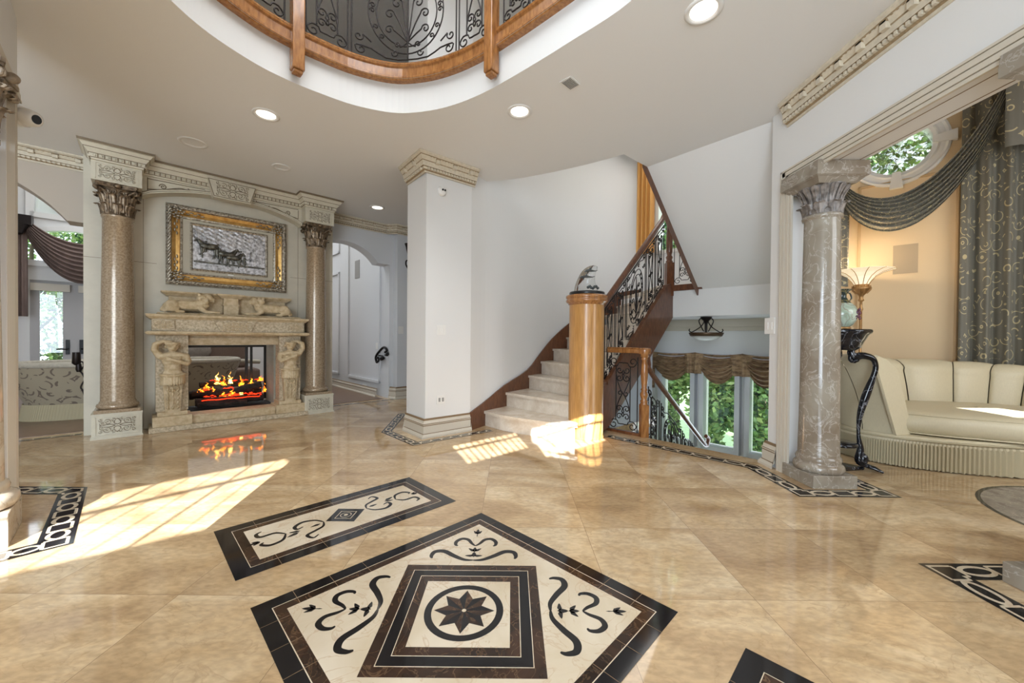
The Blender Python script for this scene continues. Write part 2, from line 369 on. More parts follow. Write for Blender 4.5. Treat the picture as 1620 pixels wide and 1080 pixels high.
        o = bpy.data.objects.new(name, me); COL.objects.link(o)
        if parent: o.parent = parent
        return o
def bevel(o, w, seg=2):
    b = o.modifiers.new('bevel', 'BEVEL'); b.width = w; b.segments = seg; b.limit_method = 'ANGLE'; b.angle_limit = math.radians(35)
    return o
def tag(o, label, cat, group=None, kind=None):
    o['label'] = label; o['category'] = cat
    if group: o['group'] = group
    if kind: o['kind'] = kind
    return o
def thing(name, label, cat, loc=(0, 0, 0), rz=0, group=None):
    o = bpy.data.objects.new(name, None); COL.objects.link(o); o.location = loc; o.rotation_euler = (0, 0, rz)
    o.empty_display_size = .1
    return tag(o, label, cat, group)
def struct(o, label=None, cat=None):
    o['kind'] = 'structure'
    if label: o['label'] = label; o['category'] = cat
    return o
def kids(o): return [c for c in bpy.data.objects if c.parent == o]
def dup(o, loc=None, rz=None, label=None, parent=None):
    c = o.copy(); COL.objects.link(c)
    if parent: c.parent = parent
    if loc is not None: c.location = loc
    if rz is not None: c.rotation_euler = (0, 0, rz)
    if label: c['label'] = label
    for k in kids(o): dup(k, parent=c)
    return c
def spiral(cx, cy, r0, r1, a0, turns, n=18):
    return [(cx+(r0+(r1-r0)*i/n)*math.cos(a0+turns*2*PI*i/n), cy+(r0+(r1-r0)*i/n)*math.sin(a0+turns*2*PI*i/n)) for i in range(n+1)]
def smooth_path(pts, n=8):
    """Catmull-Rom through pts"""
    P = [Vector(p) for p in pts]; out = []
    for i in range(len(P)-1):
        a = P[max(i-1, 0)]; b = P[i]; c = P[i+1]; d = P[min(i+2, len(P)-1)]
        for k in range(n):
            t = k/n
            out.append(.5*((2*b)+(c-a)*t+(2*a-5*b+4*c-d)*t*t+(3*b-a-3*c+d)*t**3))
    out.append(P[-1]); return out

# ------------------------------------------------------------------ frames of the house
FA = Vector((-4.319, 3.961)); FD = Vector((.7213, .6927)); FN = Vector((.6927, -.7213))
FANG = math.atan2(FD.y, FD.x)
def fpw(s, q): p = FA+FD*s+FN*q; return (p.x, p.y)
def fs(px, py, q):
    a = fpw(0, q); b = fpw(1, q); h = hit(px, py, a, b)
    return ((Vector((h.x, h.y))-Vector(a)).dot(FD), h.z)
def line_m(a, b, z=0):
    d = Vector((b[0]-a[0], b[1]-a[1])).normalized()
    M = Matrix(((d.x, -d.y, 0, a[0]), (d.y, d.x, 0, a[1]), (0, 0, 1, z), (0, 0, 0, 1)))
    return M
def on(a, b, px, py):
    """(u, z) of a pixel on the wall through a and b"""
    h = hit(px, py, a, b); d = Vector((b[0]-a[0], b[1]-a[1])).normalized()
    return ((h.x-a[0])*d.x+(h.y-a[1])*d.y, h.z)
def wall(name, a, b, z0, z1, th, m, holes=(), poly=None, side=1):
    L = math.hypot(b[0]-a[0], b[1]-a[1]); w = MB(); w.M = line_m(a, b)
    w.vprism(poly or [(0, z0), (L, z0), (L, z1), (0, z1)], 0, th*side, 0, holes)
    return struct(w.build(name, m))
def rect(u0, u1, v0, v1): return [(u0, v0), (u1, v0), (u1, v1), (u0, v1)]
def arc(cx, cz, rx, rz, a0, a1, n=24): return [(cx+rx*math.cos(a0+(a1-a0)*i/n), cz+rz*math.sin(a0+(a1-a0)*i/n)) for i in range(n+1)]
TOP = 5.6

# entry wall behind the viewer, its openings shaped to cast the sun patches on the floor
EA, EB = (-4.8, -7.3), (2.3, -.2)
def back(p):
    c, s_ = math.cos(SUN_AZ), math.sin(SUN_AZ); t = (p[1]-p[0]+2.5)/(s_-c)
    x, y = p[0]-c*t, p[1]-s_*t
    return (math.hypot(x-EA[0], y-EA[1]), t*math.tan(SUN_EL))
hA = [back(p) for p in ((-.66, 3.95), (.02, 4.55), (.17, 3.86), (-.40, 3.32))]
hB = [back(p) for p in ((.14, 4.55), (.95, 4.95), (1.02, 4.16), (.27, 3.50))]
hC = [back(p) for p in ((-2.95, 2.45), (-2.62, 3.25), (-2.2, 3.62), (-1.70, 3.08), (-1.57, 2.3), (-2.35, 1.70), (-2.9, 1.5))]
wall('wall_entry', EA, EB, 0, TOP, .1, WHITE, holes=[hA, hB, hC], side=-1)
mb = MB(); mb.M = line_m(EA, EB)
def lerp2(a, b, t): return (a[0]+(b[0]-a[0])*t, a[1]+(b[1]-a[1])*t)
for h, n in ((hA, 11), (hB, 9)):
    for i in range(1, n):
        t = i/n; a = lerp2(h[0], h[1], t); b = lerp2(h[3], h[2], t)
        mb.tube([(a[0], -.05, a[1]), (b[0], -.05, b[1])], .009, 4)
    a = lerp2(h[0], h[3], .3); b = lerp2(h[1], h[2], .3)
    mb.tube([(a[0], -.05, a[1]), (b[0], -.05, b[1])], .016, 4)
u0 = min(p[0] for p in hC); u1 = max(p[0] for p in hC); v0 = min(p[1] for p in hC); v1 = max(p[1] for p in hC)
for i in range(1, 9):
    u = u0+(u1-u0)*i/9; mb.tube([(u, -.05, v0-.1), (u, -.05, v1+.1)], .007 if i % 3 else .014, 4)
mb.tube([(u0-.1, -.05, v0+(v1-v0)*.55), (u1+.1, -.05, v0+(v1-v0)*.62)], .02, 4)
struct(mb.build('window_1', IRON))
wall('wall_back', (2.3, -.2), (6.2, -.2), 0, TOP, .1, WHITE, side=-1, holes=[rect(2.42, 2.82, 2.0, 2.22)])  # small opening added to throw a sun patch on the sofa seat
wall('wall_salon_right', (6.2, -.2), (6.2, 3.1), 0, TOP, .1, PEACH, side=-1)

# peach wall with the round window
PA, PB = (6.2, 3.1), (4.05, 5.25)
rc = on(PA, PB, 1419, 236)
wall('wall_salon_back', PA, PB, 0, TOP, .25, PEACH, side=-1, holes=[arc(rc[0], rc[1], .30, .30, 0, 2*PI*23/24, 23)])
# stair window wall
SA, SB = (4.2, 5.25), (2.35, 7.1)
def su(px, py): return on(SA, SB, px, py)
lw = []
for xa, xb, ya in ((1049, 1099, 566), (1114, 1169, 566), (1186, 1240, 566)):
    ua = su(xa, 640)[0]; ub = su(xb, 640)[0]
    lw.append(rect(min(ua, ub), max(ua, ub), -.62, .82))
uw0 = su(1102, 400)[0]; uw1 = su(1037, 400)[0]
wall('wall_stair_window', SA, (1.6, 7.85), -2.0, TOP, .2, WHITE, side=-1, holes=lw+[rect(uw0-.5, uw1+.0, 2.60, 4.1)])
# curved stair wall and the pier it starts from
CW = [(-.94, 4.19), (-.49, 4.56), (-.34, 4.83), (-.10, 5.14), (.22, 5.58), (.42, 5.88), (.63, 6.16), (.88, 6.42), (1.17, 6.65), (1.5, 6.83), (1.9, 6.97), (2.36, 7.09)]
CWs = [CW[0]]+[tuple(p) for p in smooth_path(CW[1:], 4)]
offc = []
for i, p in enumerate(CWs[1:]):
    a = Vector(CWs[max(i, 0)]); b = Vector(CWs[min(i+2, len(CWs)-1)]); d = (b-a).normalized(); offc.append((p[0]-d.y*.3, p[1]+d.x*.3))
mb = MB(); mb.prism(CWs+offc[::-1][:-2]+[(-1.235, 4.53)], 0, TOP, 0)
struct(mb.build('wall_stair_curved', WHITE))
# rest of the shell
wall('wall_hall_far', fpw(3.62, -.46), fpw(6.0, -.46), 0, TOP, .15, PANEL)
wall('wall_hall_end', (-.34, 8.48), (1.6, 7.85), 0, TOP, .15, PANEL)
LQ = -5.6
wall('wall_living_right', fpw(3.56, LQ), fpw(3.56, -.85), 0, TOP, .15, PANEL, side=1)
wall('wall_living_left', fpw(-4.6, -.5), fpw(-4.6, LQ), 0, TOP, .15, WHITE, side=-1)
wall('wall_side_room', (-4.8, -7.3), fpw(-4.6, -.5), 0, TOP, .15, WHITE, side=1)
def ls(px, py): return fs(px, py, LQ)
LA = fpw(-4.6, LQ)
dl, dr = ls(47, 500)[0]+4.6, ls(118, 500)[0]+4.6
dw = dr-dl; dtop = ls(80, 444)[1]
gtop = ls(80, 459)[1]
hole_doors = rect(dl, dr+dw, 0, dtop)
trc = (dr, dtop+.28)
hole_arch = [(trc[0]-.95, trc[1])]+[(trc[0]+.95*math.cos(PI-PI*i/16), trc[1]+.8*math.sin(PI-PI*i/16)) for i in range(1, 16)]+[(trc[0]+.95, trc[1])]
h1 = ls(54, 330); h2 = ls(104, 342)
hole_up = rect(h1[0]+4.6, h2[0]+4.6+.3, h2[1], h2[1]+1.0)
wall('wall_living_far', LA, fpw(3.6, LQ), 0, TOP, .2, WHITE, holes=[hole_doors, hole_arch, hole_up])

# floor with the opening of the lower stair
shell = [(-4.8, -7.3), (2.3, -.2), (6.2, -.2), (6.2, 3.1), (4.05, 5.25), (1.6, 7.85), (-.34, 8.48), fpw(3.6, LQ+4.4), fpw(3.6, LQ), fpw(-4.6, LQ), fpw(-4.6, -.5)]
well = [(1.168, 4.632), (2.40, 3.40), (2.52, 3.52), (4.14, 5.20), (2.2, 7.22), (1.95, 6.4), (2.05, 5.45)]
mb = MB(); mb.prism(shell[:4]+[(4.14, 5.16), (2.52, 3.52), (2.40, 3.40), (1.168, 4.632), (2.05, 5.45), (1.95, 6.4), (1.98, 7.45)]+shell[5:], -.12, 0, 0)
fl = struct(mb.build('floor', FLOOR))
mb = MB(); mb.prism([fpw(-4.55, -.62), fpw(3.44, -.62), fpw(3.44, LQ+.01), fpw(-4.55, LQ+.01)], .0, .004, 0)
struct(mb.build('floor_living', CARPET))
mb = MB(); mb.prism([(1.0, 4.3), (2.5, 3.2), (4.6, 5.0), (2.4, 7.3)], -2.0, -1.9); struct(mb.build('floor_lower', CARPET))
wall('wall_well_right', (2.52, 3.42), (4.2, 5.2), -2, TOP, .08, WHITE, side=-1)
mb = MB(); mb.prism(shell, TOP, TOP+.1); struct(mb.build('ceiling_upper', CEIL))

# foyer ceiling with the oval opening and the stair well
k = (HC-H)/1.9
arcp = [(270, 0), (330, 52), (400, 98), (450, 124), (500, 145), (560, 166), (620, 178), (665, 177), (710, 168), (760, 149), (820, 116), (900, 67), (1000, 0)]
OV = [cp(*p) for p in arcp]
OV = [(-1.98, 1.75), (-1.99, 2.0)]+OV
OV += [(.82, 1.9), (.98, 1.4), (.85, .8), (.4, .35), (-.4, .15), (-1.2, .3), (-1.75, .8), (-1.95, 1.35)]
OVs = [tuple(p) for p in smooth_path(OV+[OV[0]], 5)][:-1]
sw = [cp(770, 287), cp(815, 283), cp(850, 277), cp(885, 270), cp(920, 262), cp(955, 253), cp(987, 244)]
SWs = [tuple(p) for p in smooth_path(sw, 4)]
sofA = cp(1024, 264); sofB = cp(1208, 208)
e1 = (sofA[0]+(sofB[0]-sofA[0])*1.35, sofA[1]+(sofB[1]-sofA[1])*1.35)
cpoly = [(-4.8, -7.3), (2.3, -.2), (2.44, -.2), (2.44, e1[1]), sofB, sofA] + SWs[::-1] + [(-.49, 4.75), (-.8, 4.95), (-.34, 8.4), fpw(3.6, -.6), fpw(-4.6, -.6)]
mb = MB(); mb.flat(cpoly, HC, 0, holes=[OVs]); struct(mb.build('ceiling', CEIL))
# fascia of the oval opening and of the stair well edge
mb = MB(); mb.sweep(OVs, [(0, HC), (0, HC+.26), (.06, HC+.26)], closed=True); struct(mb.build('trim_1', FASC))
mb = MB(); mb.sweep(SWs+[sofA], [(0, HC), (0, HC+.4)]); struct(mb.build('trim_2', WHITE))
# upper hall floor slab seen as upper side only
# right opening wall
XR, XR2 = 2.27, 2.56
wall('wall_right', (XR, 3.40), (XR, 3.25), 0, HC, XR2-XR, WHITE, side=1)
mb = MB(); mb.box(XR, XR2, -.2, 3.25, 2.42, HC); mb.box(XR, XR2, -.2, .55, 0, 2.42)
struct(mb.build('wall_right_header', WHITE))
mb = MB(); mb.box(XR2-.06, XR2+.01, -.2, 3.4, HC, TOP); struct(mb.build('wall_salon_upper', PEACH))
# left wall with its opening
LB = (-3.10, 2.42); ldir = Vector((.7071, -.7071))
def lwp(t, o=0): return (LB[0]+ldir.x*t - .7071*o, LB[1]+ldir.y*t - .7071*o)
mb = MB(); mb.prism([lwp(0), lwp(.33), lwp(.33, .22), lwp(0, .22)], 0, HC)
mb.prism([lwp(.33), lwp(3.4), lwp(3.4, .22), lwp(.33, .22)], 2.52, HC)
mb.prism([lwp(2.6), lwp(3.4), lwp(3.4, .22), lwp(2.6, .22)], 0, 2.52)
struct(mb.build('wall_left', WHITE))

# fireplace wall and the arched walls on both sides, one storey frieze above
FPQ = -.33
mb = MB(); mb.M = line_m(fpw(0, FPQ), fpw(1, FPQ))
fo = rect(.72, 1.74, .10, .97)
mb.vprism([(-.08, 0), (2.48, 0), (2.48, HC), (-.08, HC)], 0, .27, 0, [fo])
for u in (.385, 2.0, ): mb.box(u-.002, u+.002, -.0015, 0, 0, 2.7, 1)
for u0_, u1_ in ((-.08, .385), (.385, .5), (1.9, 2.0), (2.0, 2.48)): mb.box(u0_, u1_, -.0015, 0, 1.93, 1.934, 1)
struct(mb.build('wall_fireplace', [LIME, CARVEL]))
def arch_wall(name, sa, sb, cx, cz, r, legs, m):
    # arch hole reaching the floor
    c0, c1, spring = legs
    hole = [(c0, -.01), (c1, -.01), (c1, spring)]
    a1 = math.asin((spring-cz)/r)
    hole += [(cx+r*math.cos(a), cz+r*math.sin(a)) for a in [a1+(PI-2*a1)*i/24 for i in range(25)]] + [(c0, spring)]
    clean = []
    for p in hole:
        if not clean or math.dist(p, clean[-1]) > 1e-4: clean.append(p)
    w = MB(); w.M = line_m(fpw(0, -.6), fpw(1, -.6))
    # outline with the opening cut out from below
    w.vprism([(sa, 0), (c0, 0)] + list(reversed(clean[2:])) + [(c1, 0), (sb, 0), (sb, TOP), (sa, TOP)], 0, .25)
    return struct(w.build(name, m))
arch_wall('wall_arch_left', -4.6, -.06, -1.2, 1.65, 1.2, (-2.3, -.10, 2.34), UPW)
arch_wall('wall_arch_right', 2.41, 3.62, 2.77, 1.965, .69, (2.14, 3.54, 2.37), PANEL)
mb = MB(); mb.M = line_m(fpw(0, -.6), fpw(1, -.6)); mb.box(-.06, 2.41, 0, .1, HC, TOP); mb.box(3.62, 4.5, 0, .1, HC, TOP)
struct(mb.build('wall_upper_hall', UPB))

# soffit of the upper flight, landing, its fascia
FA1, FB1 = (2.3, 5.6), (2.57, 5.33)
def fz(px, py): return hit(px, py, FA1, FB1)
lo1 = (2.57, 5.33, 1.79); lo2 = (3.47, 4.43, 1.79)
dd = Vector((sofB[0]-sofA[0], sofB[1]-sofA[1])).normalized()
up1 = (sofA[0], sofA[1], HC); up2 = (2.43, 3.32, HC)
mb = MB()
mb.add([lo1, lo2, up2, up1]+[(p[0]+.1, p[1]+.1, p[2]+.3) for p in (lo1, lo2, up2, up1)],
       [(0, 1, 2, 3), (7, 6, 5, 4), (0, 4, 5, 1), (1, 5, 6, 2), (2, 6, 7, 3), (3, 7, 4, 0)])
struct(mb.build('ceiling_stair_soffit', WHITE))
land = [(2.28, 5.62), (3.45, 4.45), (4.12, 5.2), (2.38, 7.05), (1.95, 6.95)]
mb = MB(); mb.prism(land, 1.42, 1.80); struct(mb.build('floor_landing', WHITE))
mb = MB(); mb.prism([(2.2, 5.55), (2.3, 5.65), (3.43, 4.5), (4.1, 5.2), (2.36, 7.03), (2.0, 6.93)], 1.80, 1.86); struct(mb.build('trim_3', STEPM))
wall('wall_lower_left', (1.168, 4.66), (1.95, 5.36), -2, 1.0, .1, WELLSHADE, side=1, poly=[(0, -2), (1.06, -2), (1.06, 1.35), (0, .42)])
wall('wall_lower_back', (1.3, 6.2), (2.36, 7.2), -2, 1.42, .1, WELLSHADE, side=1)

# crowns ------------------------------------------------------------
def crown(name, path, h=.17, w=.12, z=HC, side=1, dent=True, closed=False, brackets=True):
    pr = [(0, z-h), (.012, z-h), (.012, z-h+.018), (.03, z-h+.028), (.035, z-h*.72), (.05, z-h*.70), (w*.52, z-h*.45), (w*.55, z-h*.40), (w*.8, z-h*.22), (w*.83, z-h*.17), (w, z-h*.1), (w, z-.001)]
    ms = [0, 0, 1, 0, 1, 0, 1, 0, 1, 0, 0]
    c = MB(); c.sweep(path, [(o*side, zz) for o, zz in pr], closed, ms)
    if dent:
        for i in range(len(path)-1):
            a = Vector(path[i]); b = Vector(path[i+1]); L = (b-a).length; d = (b-a)/L
            M0 = line_m(tuple(a), tuple(b)); c.M = M0
            n = int(L/.034)
            for j in range(n):
                u = (j+.5)*L/n
                y0, y1 = -side*.03, -side*.052
                c.box(u-.009, u+.009, min(y0, y1), max(y0, y1), z-h*.86, z-h*.74, 0)
                y0, y1 = -side*w*.6, -side*w*.84
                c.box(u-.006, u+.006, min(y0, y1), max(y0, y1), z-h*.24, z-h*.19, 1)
            if brackets:
                n = max(1, int(L/.16))
                for j in range(n):
                    u = (j+.5)*L/n; y0, y1 = -side*.04, -side*w*.85
                    c.box(u-.02, u+.02, min(y0, y1), max(y0, y1), z-h*.5, z-h*.24, 0)
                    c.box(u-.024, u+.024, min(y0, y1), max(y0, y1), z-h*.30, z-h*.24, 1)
            c.M = Matrix.Identity(4)
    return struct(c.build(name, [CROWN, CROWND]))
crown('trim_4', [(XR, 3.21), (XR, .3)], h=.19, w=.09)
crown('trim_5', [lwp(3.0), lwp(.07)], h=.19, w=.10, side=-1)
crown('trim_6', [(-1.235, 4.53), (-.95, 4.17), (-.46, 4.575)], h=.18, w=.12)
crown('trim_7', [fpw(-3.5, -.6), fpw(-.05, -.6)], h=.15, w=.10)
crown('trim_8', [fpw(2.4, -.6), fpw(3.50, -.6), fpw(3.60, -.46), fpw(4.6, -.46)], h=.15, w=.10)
# baseboards
def baseb(name, path, h=.2, side=1):
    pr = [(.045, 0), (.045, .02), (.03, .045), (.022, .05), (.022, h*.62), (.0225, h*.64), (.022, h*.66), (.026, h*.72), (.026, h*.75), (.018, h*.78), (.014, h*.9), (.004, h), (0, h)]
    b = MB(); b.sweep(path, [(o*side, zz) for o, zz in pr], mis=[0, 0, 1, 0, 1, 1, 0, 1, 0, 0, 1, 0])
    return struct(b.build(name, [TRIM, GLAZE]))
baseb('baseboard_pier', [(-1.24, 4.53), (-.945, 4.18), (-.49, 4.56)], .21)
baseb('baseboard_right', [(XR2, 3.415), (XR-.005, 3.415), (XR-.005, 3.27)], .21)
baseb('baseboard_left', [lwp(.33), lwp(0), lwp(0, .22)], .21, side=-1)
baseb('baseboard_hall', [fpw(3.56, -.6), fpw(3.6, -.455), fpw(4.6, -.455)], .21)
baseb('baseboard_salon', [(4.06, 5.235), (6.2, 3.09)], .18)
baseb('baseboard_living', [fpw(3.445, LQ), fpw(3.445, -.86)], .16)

# casings of the right and left openings
def casing(name, segs, m=(TRIM, GLAZE)):
    c = MB()
    for M, L, w, hgt in segs: pass
    return c
mb = MB()
def cas_strip(mb, M, prof):
    """prof: (u0, u1, z0, z1, depth, mat) boxes proud of the wall face (local -y)"""
    mb.M = M
    for u0, u1, z0, z1, d, mi in prof: mb.box(u0, u1, -d, .001, z0, z1, mi)
    mb.M = Matrix.Identity(4)
Mr = line_m((XR, 3.25), (XR, -.2))       # u runs towards the viewer, local -y points into the foyer... 
Mr = Matrix(((0, 1, 0, XR), (-1, 0, 0, 3.25), (0, 0, 1, 0), (0, 0, 0, 1)))
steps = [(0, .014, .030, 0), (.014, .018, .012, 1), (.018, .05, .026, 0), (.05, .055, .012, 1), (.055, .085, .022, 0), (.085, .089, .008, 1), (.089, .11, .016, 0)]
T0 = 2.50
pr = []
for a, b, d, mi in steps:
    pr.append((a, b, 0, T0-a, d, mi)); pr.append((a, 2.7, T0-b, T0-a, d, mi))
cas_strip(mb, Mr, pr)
for x in (XR+.03, XR+.10, XR2-.04): mb.box(x, x+.006, .55, 3.25, 2.4185, 2.4205, 1)
for x in (XR+.03, XR+.2): mb.box(x, x+.008, 3.248, 3.251, 0, 2.42, 1)
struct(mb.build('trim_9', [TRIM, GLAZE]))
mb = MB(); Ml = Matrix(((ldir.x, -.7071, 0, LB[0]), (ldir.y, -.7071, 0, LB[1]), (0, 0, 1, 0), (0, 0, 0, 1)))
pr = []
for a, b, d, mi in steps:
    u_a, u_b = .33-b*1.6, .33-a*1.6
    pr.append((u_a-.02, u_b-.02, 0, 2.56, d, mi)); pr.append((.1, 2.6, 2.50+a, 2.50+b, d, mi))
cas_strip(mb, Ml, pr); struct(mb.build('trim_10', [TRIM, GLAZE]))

# ------------------------------------------------------------------ floor inlays
Z1 = .0012
def sq(cx, cy, h, a=0): return [(cx+h*math.sqrt(2)*math.cos(a+PI/4+i*PI/2), cy+h*math.sqrt(2)*math.sin(a+PI/4+i*PI/2)) for i in range(4)]
def ribbon(mb, pts, ws, z, mi=0):
    P = [Vector(p) for p in pts]; vs = []
    for i, p in enumerate(P):
        d = (P[min(i+1, len(P)-1)]-P[max(i-1, 0)])
        if d.length < 1e-9: d = Vector((1, 0))
        d.normalize(); w = ws[i]/2
        vs += [(p.x-d.y*w, p.y+d.x*w, z), (p.x+d.y*w, p.y-d.x*w, z)]
    return mb.add(vs, [(2*i, 2*i+1, 2*i+3, 2*i+2) for i in range(len(P)-1)], mi)
def stroke(mb, pts, wmax, z, mi=0, n=8, tip=.25):
    c = smooth_path([(p[0], p[1], 0) for p in pts], n); c = [(p.x, p.y) for p in c]; k = len(c)-1
    ws = [wmax*(tip+(1-tip)*math.sin(PI*(i/k))**.8) for i in range(k+1)]
    return ribbon(mb, c, ws, z, mi)
def leaf2(mb, x, y, a, l, w, z, mi=0):
    pts = [(0, 0), (l*.35, w), (l*.8, w*.5), (l, 0), (l*.8, -w*.5), (l*.35, -w)]
    c, s_ = math.cos(a), math.sin(a)
    mb.add([(x+p[0]*c-p[1]*s_, y+p[0]*s_+p[1]*c, z) for p in pts], [tuple(range(6))], mi)
def motif(mb, M, z):
    def T(u, v): p = M @ Vector((u, v, 0)); return (p.x, p.y)
    for sg in (1, -1):
        stroke(mb, [T(sg*u, v) for u, v in ((.0, .348), (.045, .352), (.10, .385), (.155, .425), (.20, .42), (.212, .385), (.205, .362))], .029, z)
        stroke(mb, [T(sg*u, v) for u, v in ((.0, .478), (.02, .50), (.045, .54), (.08, .548), (.105, .52), (.105, .488), (.092, .478))], .023, z)
        o = T(0, .40); a = math.atan2(T(sg*.5, .43)[1]-o[1], T(sg*.5, .43)[0]-o[0])
        leaf2(mb, *T(0, .385), a+sg*0, .045, .010, z)
        a2 = math.atan2(T(sg*.05, .475)[1]-T(0, .43)[1], T(sg*.05, .475)[0]-T(0, .43)[0]); leaf2(mb, *T(0, .425), a2, .045, .010, z)
        a3 = math.atan2(T(sg*.03, .65)[1]-T(0, .60)[1], T(sg*.03, .65)[0]-T(0, .60)[0]); leaf2(mb, *T(0, .598), a3, .045, .009, z)
    up = math.atan2(T(0, 1)[1]-T(0, 0)[1], T(0, 1)[0]-T(0, 0)[0])
    leaf2(mb, *T(0, .375), up, .045, .014, z); leaf2(mb, *T(0, .42), up, .045, .012, z); leaf2(mb, *T(0, .60), up, .055, .011, z); leaf2(mb, *T(0, .57), up, .035, .003, z)
MCX, MCY = -.183, 1.543
mb = MB(); zz = Z1
def frame_ring(mb, outer, inner, z, mi): mb.flat(outer, z, mi, holes=[inner])
dia = lambda h: [(MCX, MCY+h), (MCX-h, MCY), (MCX, MCY-h), (MCX+h, MCY)]
frame_ring(mb, dia(.862), dia(.776), zz, 0); frame_ring(mb, dia(.776), dia(.771), zz, 2); frame_ring(mb, dia(.771), dia(.714), zz, 1)
mb.flat(dia(.714), zz, 2)
z2 = zz+.0004
s0 = .308
for a, b, mi in ((1, .87, 1), (.87, .86, 2), (.86, .73, 0), (.73, .72, 2), (.72, .6, 1)):
    frame_ring(mb, sq(MCX, MCY-.003, s0*a), sq(MCX, MCY-.003, s0*b), z2, mi)
ring = lambda r, n=48: [(MCX+r*math.cos(2*PI*i/n), MCY-.003+r*math.sin(2*PI*i/n)) for i in range(n)]
frame_ring(mb, ring(.158), ring(.130), z2, 0)
for i in range(8):
    a = i*PI/4+PI/8*0; c_ = (MCX, MCY-.003)
    tipp = (c_[0]+.122*math.cos(a), c_[1]+.122*math.sin(a))
    for sg, mi in ((1, 0), (-1, 1)):
        b = a+sg*PI/8; mid = (c_[0]+.074*math.cos(b), c_[1]+.074*math.sin(b))
        mb.add([(*c_, z2), (*mid, z2), (*tipp, z2)], [(0, 1, 2)], mi)
mb.flat(ring(.009, 16), z2+.0004, 2)
for i in range(4): motif(mb, Matrix.Translation((MCX, MCY, 0)) @ Matrix.Rotation(i*PI/2, 4, 'Z'), z2)
# grout joints across the bands
for i in range(4):
    M = Matrix.Translation((MCX, MCY, 0)) @ Matrix.Rotation(PI/4+i*PI/2, 4, 'Z')
    for j in range(-3, 4):
        if j == 0: continue
        t = j*.152; r0_, r1_ = .5025, .6095
        mb.add([tuple(M @ Vector(p)) for p in ((r0_, t-.001, z2), (r1_, t-.001, z2), (r1_, t+.001, z2), (r0_, t+.001, z2))], [(0, 1, 2, 3)], 3)
tag(mb.build('floor_medallion', [BLACK, BROWNM, INLAY, GLAZE]), 'large diamond marble floor medallion with an eight-point star in a square and four scroll motifs', 'floor inlay')
def rect_inlay(name, c, ang, label, L=1.22, Wd=.61):
    b = MB(); M = Matrix.Translation((c[0], c[1], 0)) @ Matrix.Rotation(ang, 4, 'Z')
    T = lambda u, v: tuple((M @ Vector((u, v, 0)))[:2])
    R = lambda d: [T(-L/2+d, -Wd/2+d), T(L/2-d, -Wd/2+d), T(L/2-d, Wd/2-d), T(-L/2+d, Wd/2-d)]
    b.flat(R(0), Z1, 0, [R(.07)]); b.flat(R(.07), Z1, 2, [R(.073)]); b.flat(R(.073), Z1, 1, [R(.118)]); b.flat(R(.118), Z1, 2)
    b.flat([T(u, v) for u, v in ((.118, 0), (0, .118), (-.118, 0), (0, -.118))], z2, 0)
    b.flat([T(u, v) for u, v in ((.07, 0), (0, .07), (-.07, 0), (0, -.07))], z2+.0003, 2, [[T(.064*math.cos(a*PI/2), .064*math.sin(a*PI/2)) for a in range(4)]])
    rg = lambda r, n=24: [T(r*math.cos(2*PI*i/n), r*math.sin(2*PI*i/n)) for i in range(n)]
    b.flat(rg(.033), z2+.0003, 2, [rg(.029)]); b.flat(rg(.012), z2+.0003, 2)
    for sg in (1, -1):
        for pts, w in ((((.13, 0), (.16, -.055), (.22, -.08), (.27, -.05), (.27, -.01), (.235, -.02)), .022),
                       (((.13, 0), (.15, .05), (.20, .075), (.25, .10), (.235, .15), (.20, .13)), .02),
                       (((.33, .0), (.36, .06), (.42, .075), (.455, .04), (.44, .02)), .022), (((.33, .0), (.37, -.05), (.44, -.055), (.45, -.1), (.42, -.12)), .022)):
            stroke(b, [T(sg*u, sg*v) for u, v in pts], w, z2)
        for u, v, a, l, w in ((.27, .03, .3, .07, .014), (.26, .02, -.3, .06, .012), (.15, .01, .1, .06, .012), (.455, 0, 0, .06, .012), (.45, 0, .5, .045, .009), (.45, 0, -.5, .045, .009)):
            x, y = T(sg*u, sg*v); leaf2(b, x, y, ang+a+(0 if sg > 0 else PI), l, w, z2)
    for i in range(-2, 3):
        t = i*.152*1.4
        for s_ in (1, -1):
            p = [T(t-.001, s_*(Wd/2)), T(t+.001, s_*Wd/2), T(t+.001, s_*(Wd/2-.118)), T(t-.001, s_*(Wd/2-.118))]
            b.add([(x, y, z2) for x, y in p], [(0, 1, 2, 3)], 3)
    return tag(b.build(name, [BLACK, BROWNM, INLAY, GLAZE]), label, 'floor inlay')
rect_inlay('floor_inlay', (-1.012, 2.361), PI/4, 'long rectangular marble floor inlay with scrolls and small square, between medallion and fireplace')
rect_inlay('floor_inlay', (.844-.216, 1.365-.647), PI/4, 'rectangular dark bordered floor inlay cut off by the bottom edge of the photo')
